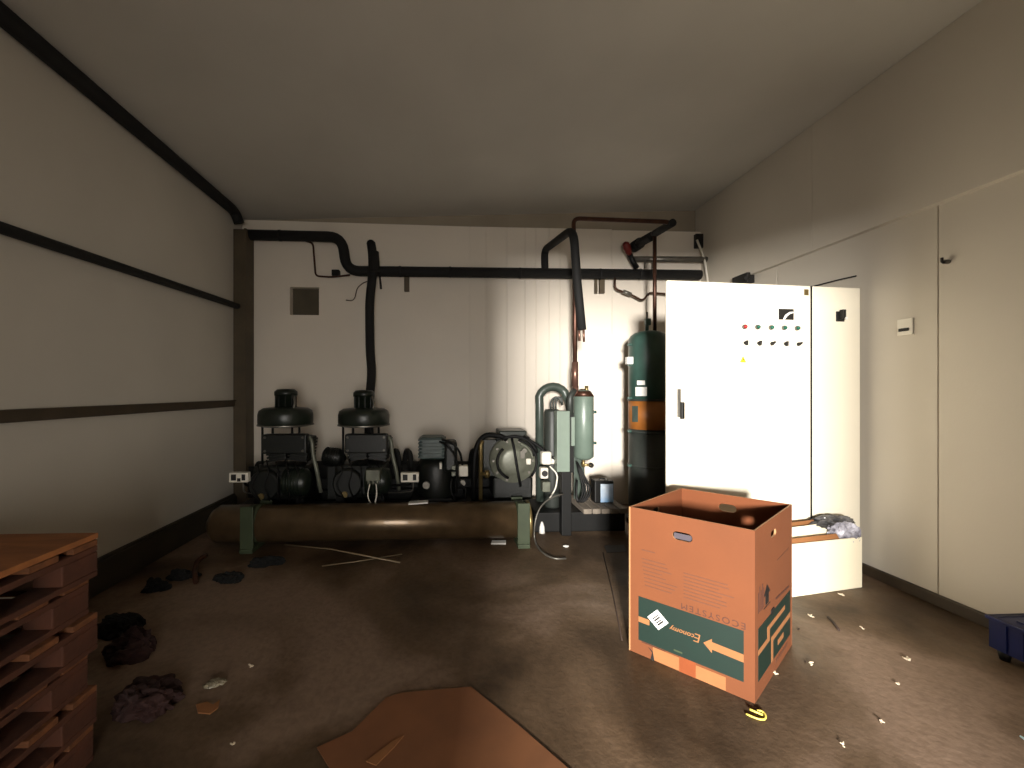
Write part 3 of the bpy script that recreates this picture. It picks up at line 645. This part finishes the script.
mb = MB(); cbox(mb, aj-.0075, aj+.0075, .105, HC-.004, .001, .02, M['rubber']); mb.build('seam_shade_strip', None, t)  # black strip added as painted shade in the seam between the cabinets
mb = MB(); a, z = cab(678.5, 403); cbox(mb, a-.018, a+.012, z-.1, z+.1, -.012, -.004, M['steel'], .003)
a2, z2 = cab(680, 409); cbox(mb, a2-.012, a2+.014, z2-.07, z2+.05, -.035, -.012, M['blackm'], .006); mb.build('door_handle', None, door)
for k, u in enumerate((743.5, 756.5, 770, 783, 796)):
    a, z = cab(u, 327+k*.35); mb = MB(); o_ = C(a, z, -.004)
    mb.lathe(o_, -ey, [(0, .018), (.012, .018)], M['steel'], 16); mb.lathe(o_-ey*.008, -ey, [(0, .0135), (.014, .012), (.02, .004)], M['redl'] if k == 0 else M['greenlamp'], 16)
    q = mb.build('indicator_lamp', None, door); q['label'] = 'red indicator lamp' if k == 0 else 'green indicator lamp'
for k, u in enumerate((744.5, 758, 771, 784.5, 797.5)):
    a, z = cab(u, 343+k*.3); mb = MB(); o_ = C(a, z, -.004)
    mb.lathe(o_, -ey, [(0, .013), (.012, .013)], M['ink'], 12)
    mb.box((-.006, -.026, -.019), (.006, -.010, .017), M['ink'], rot=(0, math.radians((0, 8, 45, 4, 50)[k]), 0), pivot=(0, 0, 0), bev=.002, xf=lambda c: C(a+c.x, z+c.z, c.y-.004))
    mb.build('selector_knob', None, door)
a, z = cab(785.5, 314.5); mb = MB(); hw, hh = .062, .04
cbox(mb, a-hw, a+hw, z-hh, z+hh, -.0075, -.004, M['ink'])
up = [(-.018, -hh+.002), (.004, -.012), (.03, .008), (.058, .013)]; dn = [(.056, .021), (.024, .019), (-.006, .002), (-.026, -hh+.002)]
T = lambda p, q, n: C(a+p, z+q, n)
mb.plate([(.0-.014, -hh+.002), (.004, -.016), (.03, .004), (.058, .011), (.056, .02), (.024, .017), (-.01, -.004), (-.03, -hh+.002)], [], T, -.0092, -.0075, M['label']); q = mb.build('logo_plate', None, door); q['label'] = 'black plate with white swoosh'
a, z = cab(742.5, 359.5); T = lambda p, q, n: C(a+p, z+q, n); mb = MB()
mb.plate([(-.026, -.022), (.026, -.022), (0, .026)], [], T, -.006, -.004, M['yellow']); mb.plate([(-.015, -.016), (.015, -.016), (0, .013)], [], T, -.0068, -.006, M['ink']); mb.plate([(-.012, -.0143), (.012, -.0143), (0, .009)], [], T, -.0076, -.0068, M['yellow'])
mb.plate([(-.002, .006), (.004, .006), (.0005, -.001), (.004, -.001), (-.002, -.012), (0, -.004), (-.004, -.004)], [], T, -.0084, -.0076, M['ink']); q = mb.build('warning_triangle', None, door); q['label'] = 'yellow electrical warning triangle'
a, z = cab(805.5, 292.5); mb = MB(); cbox(mb, a-.018, a+.018, z-.022, z+.022, -.009, -.004, M['brass'], .002); mb.build('type_plate', None, door)
t = thing('electrical_cabinet', 'narrow white switch cabinet standing against the right wall', 'cabinet', C((aj+W)/2, 0, .1))
mb = MB(); cbox(mb, aj+.03, W-.004, .08, HC-.02, .022, .27, M['creamd'], .006); cbox(mb, aj+.02, W-.02, 0, .08, .04, .25, M['blackm']); mb.build('body', None, t)
mb = MB(); cbox(mb, aj+.009, W, .1, HC, -.004, .022, M['cream'], .008); door = mb.build('door', None, t)
a, z = cab(839, 316.5); mb = MB(); cbox(mb, a-.034, a+.034, z-.04, z+.036, -.012, -.004, M['ink'], .003); cbox(mb, a-.012, a+.016, z-.02, z+.047, -.04, -.012, M['ink'], .004)
mb.lathe(C(a+.014, z-.02, -.04), -ey, [(0, .011), (.003, .011)], M['label'], 12); mb.build('rotary_switch', None, door)
# small things on the cabinet top and ledge
t = thing('small_black_box', 'small black box mounted on the right wall behind the cabinet', 'box', WX(742, 281, XRU-.02))
a = WX(742, 280, XR-.05); mb = MB(); mb.box((XR-.09, a.y-.12, a.z-.06), (XR-.001, a.y+.1, a.z+.05), M['ink'], bev=.008); mb.cyl((XR-.05, a.y-.1, a.z), (XR-.12, a.y-.15, a.z-.02), .02, M['ink'], seg=8); mb.build('housing', None, t)
mb = MB(); mb.tube([WX(800, 289, XR-.02), WX(815, 286, XR-.015), WX(838, 280, XR-.012), WX(856, 276, XR-.012)], .006, M['ink'], 6, round_=.05)
tag(mb.build('thin_cable', None), 'thin dark cable running up the right wall above the narrow cabinet', 'cable')
# wall switch and hook on the right wall
c = WX(906, 327, XR); t = thing('light_switch', 'small white switch plate on the right wall', 'switch', c)
mb = MB(); mb.box((XR-.012, c.y-.048, c.z-.058), (XR-.001, c.y+.048, c.z+.058), M['white'], bev=.004); mb.build('plate', None, t)
mb = MB(); mb.box((XR-.024, c.y-.03, c.z-.03), (XR-.012, c.y+.03, c.z-.008), M['ink'], bev=.004); mb.build('rocker', None, t)
c = WX(948.5, 261, XR); mb = MB(); mb.cyl((XR-.001, c.y, c.z-.005), (XR-.03, c.y, c.z-.005), .014, M['steel'], seg=10); mb.tube([(XR-.03, c.y, c.z-.01), (XR-.045, c.y, c.z-.005), (XR-.045, c.y, c.z+.02)], .008, M['ink'], 6)
tag(mb.build('wall_hook', None), 'tiny metal hook high on the right wall beside panel joint', 'hook')
# ------------------------------------------------------------------ big cardboard box
BL, BF, BR = F(629, 650), F(755, 704), F(792, 645)
BB = BL+BR-BF; HB = .775
t = thing('cardboard_box', 'tall open brown cardboard box printed with green bands', 'box', (BL+BR)/2)
CT = (BL+BR)/2
def side(A, B, hole, decor=None, name='side_panel', shift=0):
    A = A.copy(); B = B.copy(); e = (B-A).normalized(); L = (B-A).length; nrm = Vector((e.y, -e.x, 0))
    if nrm.dot((A+B)/2-CT) < 0: nrm = -nrm
    T = lambda a, b, n: A+e*a+Vector((0, 0, b))+nrm*n
    mb = MB(); mb.mi(M['card'])
    hc, hz, hw, hh = hole
    mb.plate([(0, .001), (L, .001), (L, HB), (0, HB)], [rrect(hc*L, hz*HB, hw, hh)], T, -.006, 0, M['card'], M['cardedge'])
    # inner liner: interior face colour
    mb.plate([(.001, .006), (L-.001, .006), (L-.001, HB-.001), (.001, HB-.001)], [rrect(hc*L, hz*HB, hw, hh)], T, -.0085, -.006, M['cardin'], M['cardedge'])
    if decor: decor(mb, T, L, HB)
    return mb.build(name, None, t)
def pl(mb, T, L, H, pts, m, d=.001):
    mb.plate([(a*L, b*H) for a, b in pts], [], T, .0, d, m)
def rc(a0, a1, b0, b1): return [(a0, b0), (a1, b0), (a1, b1), (a0, b1)]
def front(mb, T, L, H):
    pl(mb, T, L, H, rc(.09, .925, .10, .40), M['ginkbox'])
    pl(mb, T, L, H, rc(.09, .19, .225, .262), M['cardlight'], .002)
    pl(mb, T, L, H, [(.925, .215), (.925, .262), (.70, .268), (.70, .287), (.635, .245), (.70, .2), (.70, .222)], M['cardlight'], .002)
    # green print text, upside down as the box stands on its head
    TT = lambda x, y, n: T(.470*L-x, .262*H-y, n)
    text_loops('conomy', .034, TT, M['cardlight'], mb, .0025, shear=.2, bold=.0006)
    TE = lambda x, y, n: T(.595*L-x, .262*H-y, n)
    text_loops('E', .06, TE, M['cardlight'], mb, .0027, shear=.2)
    TX = lambda x, y, n: T(.70*L-x, .43*H-y, n)
    text_loops('ECOSYSTEM', .042, TX, M['brownink'], mb, .0015, space=1.25)
    pl(mb, T, L, H, rc(.40, .47, .122, .132), M['olive'], .002)
    pl(mb, T, L, H, rc(.445, .577, .002, .1), M['cardpatch'], .0015)
    pl(mb, T, L, H, rc(.22, .445, .005, .09), M['cardlight'], .0012); pl(mb, T, L, H, rc(.577, .80, .004, .085), M['cardlight'], .0012)
    pl(mb, T, L, H, [(.20, .0), (.215, .05), (.18, .075), (.22, .06), (.235, .0)], M['ink'], .0018)
    pl(mb, T, L, H, rc(.12, .33, .092, .097), M['brownink'], .0018)
    rnd = random.Random(3)
    for k in range(8):
        b = .66-.025*k; pl(mb, T, L, H, rc(.12+.004*k, .30+rnd.random()*.13, b, b+.006), M['paleink'])
        b = .64-.022*k; pl(mb, T, L, H, rc(.48, .74+rnd.random()*.14, b, b+.006), M['paleink'])
    pl(mb, T, L, H, rc(.12, .24, .72, .727), M['paleink'])
def right(mb, T, L, H):
    pl(mb, T, L, H, rc(.07, .93, .10, .41), M['ginkbox'])
    pl(mb, T, L, H, [(.07, .255), (.34, .255), (.34, .325), (.76, .325), (.76, .355), (.28, .355), (.28, .287), (.07, .287)], M['cardlight'], .002)
    pl(mb, T, L, H, [(.38, .10), (.43, .10), (.43, .225), (.93, .225), (.93, .26), (.38, .26)], M['cardlight'], .002)
    pl(mb, T, L, H, rc(.56, .72, .15, .185), M['cardlight'], .002)
    mb.plate(rrect(.42*L, .415*H, .03, .014), [], T, 0, .003, M['ink'])
    for k in range(5): pl(mb, T, L, H, rc(.07+.03*k, .085+.03*k, .50, .62+.03*(k % 2)), M['brownink'])
    pl(mb, T, L, H, [(.24, .50), (.32, .50), (.32, .56), (.36, .56), (.28, .62), (.20, .56), (.24, .56)], M['ink'])
    pl(mb, T, L, H, rc(.2, .36, .485, .492), M['ink'])
    pl(mb, T, L, H, [(.5, .46), (.9, .44), (.9, .452), (.5, .475)], M['brownink']); pl(mb, T, L, H, [(.55, .70), (.9, .71), (.9, .717), (.55, .709)], M['paleink'])
    pl(mb, T, L, H, rc(.5, .85, .05, .075), M['paleink'])
side(BL, BF, (.47, .872, .045, .021), front)
side(BF, BR, (.45, .9, .045, .017), right)
side(BB, BR, (.46, .9, .045, .022)); side(BL, BB, (.45, .9, .04, .02))
mb = MB(); mb.plate([(p.x, p.y) for p in (BL, BF, BR, BB)], [], lambda a, b, n: CT+(Vector((a, b, 0))-CT)*.985+Vector((0, 0, n)), .002, .008, M['cardin']); mb.build('bottom_panel', None, t)
e = (BF-BL).normalized(); Lf = (BF-BL).length; nrm = Vector((e.y, -e.x, 0)); nrm = nrm if nrm.dot((BL+BF)/2-CT) > 0 else -nrm
TF = lambda a, b, n: BL+e*a+Vector((0, 0, b))+nrm*n
mb = MB(); mb.plate(rrect(.47*Lf, .872*HB-.004, .041, .014, .005), [], TF, -.014, -.010, M['bluegrayflap']); mb.build('handle_flap', None, t)
mb = MB(); ca, cb = .265*Lf, .285*HB; sq = .036
rotp = lambda x, y: (ca+x*math.cos(.85)-y*math.sin(.85), cb+x*math.sin(.85)+y*math.cos(.85))
mb.plate([rotp(-sq, -sq), rotp(sq, -sq), rotp(sq, sq), rotp(-sq, sq)], [], TF, .002, .0032, M['label'])
for k, w in enumerate((.008, .005, .007, .005)):
    y0 = -.022+.0115*k; mb.plate([rotp(-.02, y0), rotp(.02, y0), rotp(.02, y0+w), rotp(-.02, y0+w)], [], TF, .0032, .005, M['ink'])
q = mb.build('barcode_sticker', None, t); q['label'] = 'white sticker with barcode'
# ------------------------------------------------------------------ white cardboard box at the cabinets
A0 = F(795, 597); B0 = F(862, 587.5); e = (B0-A0).normalized(); A0 = A0-e*.32; n_ = Vector((-e.y, e.x, 0)); Lw = (B0-A0).length; HW = .36; DW = .165
t = thing('white_carton', 'open white cardboard carton on the floor in front of the cabinets', 'box', (A0+B0)/2+n_*.1)
Tw = lambda a, d_, z: A0+e*a+n_*d_+Vector((0, 0, z))
def wp(a0, a1, d0, d1, z0, z1, m, nm):
    mb = MB(); f0 = 0; mb.box((a0, d0, z0), (a1, d1, z1), m)
    for v in mb.bm.verts: v.co = Tw(v.co.x, v.co.y, v.co.z)
    return mb.build(nm, None, t)
wp(0, Lw, 0, .006, .002, HW, M['whitecard'], 'side_panel'); wp(0, Lw, DW-.006, DW, .002, HW, M['whitecard'], 'side_panel')
wp(0, .006, .006, DW-.006, .002, HW, M['whitecard'], 'side_panel'); wp(Lw-.006, Lw, .006, DW-.006, .002, HW, M['whitecard'], 'side_panel')
wp(.006, Lw-.006, .006, DW-.006, .002, .012, M['whitecard'], 'bottom_panel')
def flap(pts, m, nm):
    mb = MB(); p = [Tw(*q_) for q_ in pts]; nn = (p[1]-p[0]).cross(p[2]-p[0]).normalized()*.005
    lo_ = [mb.bm.verts.new(x) for x in p]; hi_ = [mb.bm.verts.new(x+nn) for x in p]
    mb.bm.faces.new(lo_); mb.bm.faces.new(hi_[::-1]); k = len(p)
    for i in range(k): mb.bm.faces.new((lo_[i], lo_[(i+1) % k], hi_[(i+1) % k], hi_[i]))
    mb.mi(m); return mb.build(nm, None, t)
flap([(0, DW-.004, HW), (Lw-.22, DW-.004, HW), (Lw-.26, DW-.03, HW+.10), (.02, DW-.03, HW+.08)], M['cardlight'], 'flap')
flap([(.0, .03, HW-.06), (Lw-.17, .03, HW-.05), (Lw-.2, .11, HW+.075), (.0, .115, HW+.055)], M['whitecard'], 'flap')
flap([(.0, .012, HW-.04), (Lw-.16, .012, HW-.05), (Lw-.2, .03, HW+.03), (.0, .03, HW+.022)], M['cardlight'], 'flap')
def crumple(name, c, size, m, seed, label, cat, amp=.06, floor=None, fold=1.0, group=None):
    mb = MB()
    if floor is not None:
        rd = random.Random(seed); c = Vector(c)
        for k in range(4):
            q = c+Vector((rd.uniform(-.5, .5)*size[0], rd.uniform(-.5, .5)*size[1], 0)); w = rd.uniform(.45, .75)
            mb.blob(q, (size[0]*w, size[1]*w*rd.uniform(.6, 1), size[2]*rd.uniform(.6, 1.3)), m, .5, 1.3, seed+k*3, 4, k % 2 == 0, floor)
        return tag(mb.build(name, None), label, cat, group)
    mb.blob(c, size, m, .28, 2.4, seed, 4, True, floor); mb.blob(Vector(c)+Vector((size[0]*.4, size[1]*-.3, size[2]*.25)), (size[0]*.6, size[1]*.6, size[2]*.7), m, .34, 3.3, seed+5, 4, True, floor)
    return tag(mb.build(name, None), label, cat, group)
crumple('plastic_bag', Tw(Lw-.13, .105, HW+.075), (.14, .045, .05), M['bagd'], 3, 'dark grey crumpled plastic bag lying on top of the white carton', 'bag')
crumple('plastic_bag', Tw(Lw-.11, .05, HW+.0), (.11, .04, .085), M['bagw'], 8, 'pale lilac crumpled plastic bag stuffed in the white carton', 'bag')
# ------------------------------------------------------------------ blue crate by the right wall
t = thing('blue_crate', 'blue plastic crate on the floor against the right wall', 'crate', (3.0, 2.05, 0))
x0, x1, y0, y1, hc = 2.86, 3.155, 1.50, 1.985, .215
mb = MB(); th = .008
mb.box((x0, y0, .06), (x0+th, y1, hc), M['blue']); mb.box((x1-th, y0, .06), (x1, y1, hc), M['blue']); mb.box((x0, y0, .06), (x1, y0+th, hc), M['blue']); mb.box((x0, y1-th, .06), (x1, y1, hc), M['blue']); mb.box((x0, y0, .05), (x1, y1, .062), M['blue'])
for yy in [y0+.06*k for k in range(1, 8)]: mb.box((x0-.006, yy-.004, .06), (x0, yy+.004, hc-.02), M['blue'])
mb.build('shell', None, t)
mb = MB(); mb.box((x0-.012, y0-.01, hc-.02), (x0+.02, y1+.01, hc), M['blue'], bev=.004); mb.box((x1-.02, y0-.01, hc-.02), (x1+.012, y1+.01, hc), M['blue'], bev=.004); mb.box((x0, y0-.01, hc-.02), (x1, y0+.02, hc), M['blue'], bev=.004); mb.box((x0, y1-.02, hc-.02), (x1, y1+.01, hc), M['blue'], bev=.004); mb.build('rim', None, t)
for fx, fy in ((x0+.03, y0+.04), (x0+.03, y1-.04), (x1-.03, y0+.04), (x1-.03, y1-.04)):
    mb = MB(); mb.lathe((fx, fy, 0), (0, 0, 1), [(0, .018), (.055, .028)], M['blackm'], 12); mb.build('foot', None, t)
mb = MB(); mb.box((x0+.02, y0+.02, hc-.012), (x1-.02, y1-.02, hc-.004), M['blue']); mb.box((x0+.06, y0+.06, hc-.004), (x1-.06, y1-.06, hc+.004), M['blue'], bev=.003); mb.build('lid', None, t)
# ------------------------------------------------------------------ pallets
PLX0, PLX1, PLY0, PLY1 = -2.34, -1.345, .78, 1.585
def make_pallet(z):
    t = thing('wooden_pallet', 'x', 'pallet', ((PLX0+PLX1)/2, (PLY0+PLY1)/2, z), 'pallets in the left stack')
    ox, oy = (PLX0+PLX1)/2, (PLY0+PLY1)/2; hx, hy = (PLX1-PLX0)/2, (PLY1-PLY0)/2
    for yy in (-hy, -hy*.5-.05, -.05, hy*.5-.05, hy-.1):
        mb = MB(); mb.box((ox-hx, oy+yy, z+.117), (ox+hx, oy+yy+.1, z+.139), M['wood'], bev=.003); mb.build('deck_board', None, t)
    for xx in (-hx, -.05, hx-.1):
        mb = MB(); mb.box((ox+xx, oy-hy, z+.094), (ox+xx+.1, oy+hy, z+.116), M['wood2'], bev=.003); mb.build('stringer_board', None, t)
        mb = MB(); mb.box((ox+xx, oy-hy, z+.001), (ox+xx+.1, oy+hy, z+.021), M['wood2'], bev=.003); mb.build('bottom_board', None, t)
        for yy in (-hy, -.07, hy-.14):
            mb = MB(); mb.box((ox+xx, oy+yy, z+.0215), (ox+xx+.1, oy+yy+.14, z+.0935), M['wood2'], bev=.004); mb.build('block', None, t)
    return t
c_h = .1398
base = make_pallet(0)
names = ['lowest pallet of the wooden stack at the left edge', 'second pallet from the floor in the left stack', 'third pallet from the floor in the left stack', 'pallet directly third from the top of the left stack', 'pallet directly under the topmost one in the left stack', 'topmost wooden pallet of the left stack, under the orange-brown board']
names[3] = 'fourth pallet from the floor, under two others in the left stack'
base['label'] = names[0]
for k in range(1, 6):
    c = copy_tree(base); c.location = (base.location.x+(.004, -.012, .01, -.01, .015)[k-1], base.location.y+(.01, -.01, .006, -.008, 0)[k-1], c_h*k); c['label'] = names[k]
mb = MB(); mb.box((PLX0+.02, PLY0+.0, .8395), (PLX1+.012, PLY1+.006, .8605), M['woodtop'], bev=.002)
tag(mb.build('wooden_board', None), 'flat orange-brown board lying on top of the pallet stack', 'board')
# ------------------------------------------------------------------ floor things
def sheet(name, pix, m, label, cat, th=.005, z=.002, lift=0, bend=None):
    pts = [F(u, v) for u, v in pix]; mb = MB()
    mb.plate([(p.x, p.y) for p in pts], [], lambda a, b, n: Vector((a, b, n+(bend(a, b) if bend else 0))), z, z+th, m); return tag(mb.build(name, None), label, cat)
sheet('flat_cardboard', [(386, 699), (402, 694), (471, 688), (520, 728), (566, 768), (600, 800), (345, 800), (330, 770), (317, 749), (352, 733)], M['cardfloor'], 'flattened orange-brown cardboard sheet on the floor nearest the camera', 'cardboard')
mb = MB(); mb.plate([(p.x, p.y) for p in (F(366, 764), F(392, 744), F(404, 738), (F(394, 750)), F(376, 768))], [], lambda a, b, n: Vector((a, b, n)), .008, .011, M['cardlight']); tag(mb.build('cardboard_strip', None), 'short pale torn strip lying on the flattened cardboard', 'cardboard')
sheet('torn_cardboard', [(196, 706), (207, 703), (213, 706), (220, 701), (218, 709), (210, 715), (198, 714)], M['cardlight'], 'small torn orange cardboard piece on the dark floor right of pallets', 'cardboard')
crumple('plastic_film', F(214, 686)+Vector((0, 0, .012)), (.045, .03, .012), M['clear'], 4, 'small crinkled piece of clear film on the dark floor', 'film', floor=.001)
crumple('cloth_heap', F(152, 705)+Vector((0, 0, .02)), (.13, .12, .05), M['redcloth'], 11, 'larger dark red cloth heap on the floor beside the pallets', 'cloth', floor=.001)
crumple('cloth_heap', F(136, 655)+Vector((0, 0, .02)), (.13, .11, .07), M['redcloth'], 14, 'smaller dark red cloth behind the larger one by the pallets', 'cloth', floor=.001)
crumple('black_cloth', F(115, 632)+Vector((0, 0, .01)), (.13, .1, .05), M['blackcloth'], 17, 'black rag on the floor against the pallet stack', 'cloth', floor=.001)
for i, (u, v, s_, lb) in enumerate(((152, 590, .09, 'dark lump of debris below the left skirting, nearest the pallets'), (186, 578, .1, 'dark rag lump on floor left of the low cylinder end'), (226, 580, .1, 'black debris lump on the floor below the left cylinder saddle'), (262, 566, .12, 'flat black debris on the floor in front of the left saddle'))):
    crumple('floor_debris', F(u, v)+Vector((0, 0, .01)), (s_, s_*.7, .04), M['blackcloth'], 20+i, lb, 'debris', floor=.001)
mb = MB(); mb.tube([F(196, 582, .02), F(194, 570, .05), F(197, 560, .09), F(206, 555, .09)], .018, M['copper'], 8, round_=.06); tag(mb.build('hose_piece', None), 'short curved reddish brown hose end on the floor at left', 'hose')
mb = MB(); mb.tube([F(285, 544.5, .012), F(330, 549, .012), F(400, 562.5, .01)], .007, M['rod'], 8); tag(mb.build('metal_rod', None), 'long thin pale rod lying crosswise in front of the low cylinder', 'rod')
mb = MB(); mb.tube([F(322, 566, .008), F(360, 561, .008), F(402, 554, .008)], .005, M['rod'], 8); tag(mb.build('metal_rod', None), 'second fainter thin rod crossing below the long one', 'rod')
sheet('steel_offcut', [(492, 541), (506, 541), (506, 544.5), (491, 544.5)], M['label'], 'small pale flat offcut at the foot of the right saddle', 'scrap', th=.006)
mb = MB(); a = P(410, 514, 3.72); mb.box((a.x-.01, 3.66, .368), (a.x+.17, 3.74, .38), M['label'], rot=(0, -.06, 0)); tag(mb.build('folded_paper', None), 'folded white paper lying on top of the low brown cylinder', 'paper')
mb = MB(); mb.plate([(p.x, p.y) for p in (F(604, 546), (F(624, 545)), F(627, 552), F(607, 553))], [], lambda a, b, n: Vector((a, b, n)), .001, .004, M['drain']); tag(mb.build('drain_cover', None), 'black drain plate in the floor left of the tall cardboard box', 'drain')
mb = MB(); mb.tube([F(603, 553, .004), F(612, 590, .004), F(622, 640, .004)], .004, M['litterd'], 6); tag(mb.build('floor_strip', None), 'thin dark strip on the floor running toward the tall cardboard box', 'strip')
mb = MB(); a = F(542, 533); mb.lathe((a.x, a.y, .001), (0, 0, 1), [(0, .03), (.06, .025), (.11, .008)], M['label'], 12); tag(mb.build('plastic_cone', None), 'small pale cone on the floor right of the cylinder end', 'cone')
mb = MB(); a = F(566, 547); mb.blob(a+Vector((0, 0, .008)), (.025, .02, .008), M['label'], .2, 3, 2, 2, True, .001); tag(mb.build('paper_scrap', None), 'white crumb on floor by the loose grey cable end', 'scrap')
# yellow strap
mb = MB()
pts = [F(u, v, .008) for u, v in ((750, 709), (756, 712), (762, 714.5), (764, 713), (762, 710.8), (757, 710.2))]
mb.tube([F(749.5, 709.2, .012), F(756, 712, .008), F(763, 714.8, .008)], .0045, M['strap'], 8); mb.tube([F(746, 713.8, .005), F(753, 717, .005), F(760, 719.5, .005), F(765.5, 719.5, .006), F(765.8, 714.5, .01), F(762, 710.8, .01), F(757, 710.5, .008)], .004, M['strap'], 8, round_=.015)
tag(mb.build('yellow_strap', None), 'bent yellow plastic strap at the near corner of cardboard box', 'strap')
# litter
lit = [(811, 617, .022, 'litter', 'pale curved chip on the floor right of the cardboard box'), (798, 630, .02, 'litterd', 'dark chip on the floor against the cardboard box right side'),
 (862, 629, .012, 'litter', 'small pale crumb on the floor below the white carton corner'), (811, 665, .02, 'litter', 'pale paper bits right of the green printed side'),
 (806, 662, .018, 'litterd', 'dark splinter beside the pale paper bits'), (898, 685, .012, 'litter', 'small pale crumb in the middle of the right floor'),
 (896, 683.5, .01, 'litterd', 'small dark crumb touching the pale one on right floor'), (882, 723, .014, 'litter', 'pale crumb on the near right floor'), (878, 719, .012, 'litterd', 'dark crumb behind the pale crumb on near right floor'),
 (843, 746, .012, 'litter', 'faint pale crumb nearest the bottom edge on right'), (907, 660, .03, 'litter', 'flat pale sliver on the floor at edge of the shaded patch'),
 (776, 675, .018, 'litter', 'pale scrap just outside the cardboard box lower right edge'), (1024, 740, .03, 'paleblue', 'pale blue scrap at the right edge of the floor'),
 (843, 596, .03, 'litter', 'pale scrap under the front edge of the white carton'), (251, 667, .02, 'litter', 'thin pale sliver on the dark floor at left'), (233, 745, .014, 'litter', 'pale crumb on the dark floor near the bottom left')]
for i, (u, v, s_, mm, lb) in enumerate(lit):
    s_ *= .7
    mb = MB(); c = F(u, v); rd = random.Random(i); a0 = rd.random()*3
    for k in range(3 if mm == 'litter' else 1):
        cc = c+Vector((rd.uniform(-.6, .6)*s_, rd.uniform(-.5, .5)*s_, 0)); n = 7; w = s_*rd.uniform(.25, .45)
        out = [(cc.x+math.cos(a0)*x-math.sin(a0)*y, cc.y+math.sin(a0)*x+math.cos(a0)*y) for x, y in [(s_*.8*math.cos(q)*rd.uniform(.7, 1.1), w*math.sin(q)*rd.uniform(.7, 1.1)) for q in [2*PI*j/n for j in range(n)]]]
        mb.plate(out, [], lambda a, b, nn: Vector((a, b, nn+.35*abs((a-cc.x)*math.cos(a0)+(b-cc.y)*math.sin(a0))*.5)), .001+.004*k, .004+.004*k, M[mm]); a0 += 1.1
    tag(mb.build('floor_scrap', None), lb, 'scrap', 'scraps on the floor')
mb = MB(); mb.tube([F(828, 617, .006), F(834, 623, .006), F(839, 630, .006)], .007, M['litterd'], 6); tag(mb.build('wood_stick', None), 'short dark stick on the floor right of the cardboard box', 'stick')
# ------------------------------------------------------------------ light
def area(name, loc, size, power, col, target, sy=None):
    l = bpy.data.lights.new(name, 'AREA'); l.energy = power; l.color = col; l.size = size
    if sy: l.shape = 'RECTANGLE'; l.size_y = sy
    o = bpy.data.objects.new(name, l); COL.objects.link(o); o.location = loc
    o.rotation_euler = (Vector(target)-Vector(loc)).to_track_quat('-Z', 'Y').to_euler(); return o
area('daylight_bright_yard', (-1.25, -5.0, 1.75), .6, 2300, (1, .955, .89), (1.6, 4.5, 1.2))
area('daylight_doorway', (.05, -1.7, 1.1), 1.05, 12, (1, .96, .9), (.05, 5, 1.5), sy=2.0)
area('daylight_wide_yard', (.3, -4.6, 1.5), 4.2, 470, (1, .95, .88), (.3, 4.5, 1.5), sy=2.4)
w = bpy.data.worlds.new('sky'); bpy.context.scene.world = w; w.use_nodes = True
w.node_tree.nodes['Background'].inputs[0].default_value = (.9, .85, .75, 1); w.node_tree.nodes['Background'].inputs[1].default_value = .5
# ------------------------------------------------------------------ camera
cd = bpy.data.cameras.new('camera'); cam = bpy.data.objects.new('camera', cd); COL.objects.link(cam)
cam.location = (0, 0, CAMH); cam.rotation_euler = (PI/2, 0, -YAW)
cd.sensor_width = 36; cd.lens = 36*FPX/1024; cd.shift_x = (512-PU)/1024; cd.shift_y = (PV-384)/1024; cd.clip_start = .05
sc = bpy.context.scene; sc.camera = cam
sc.view_settings.view_transform = 'Standard'; sc.view_settings.look = 'None'; sc.view_settings.gamma = 1; sc.view_settings.exposure = 0
sc.view_settings.use_curve_mapping = False
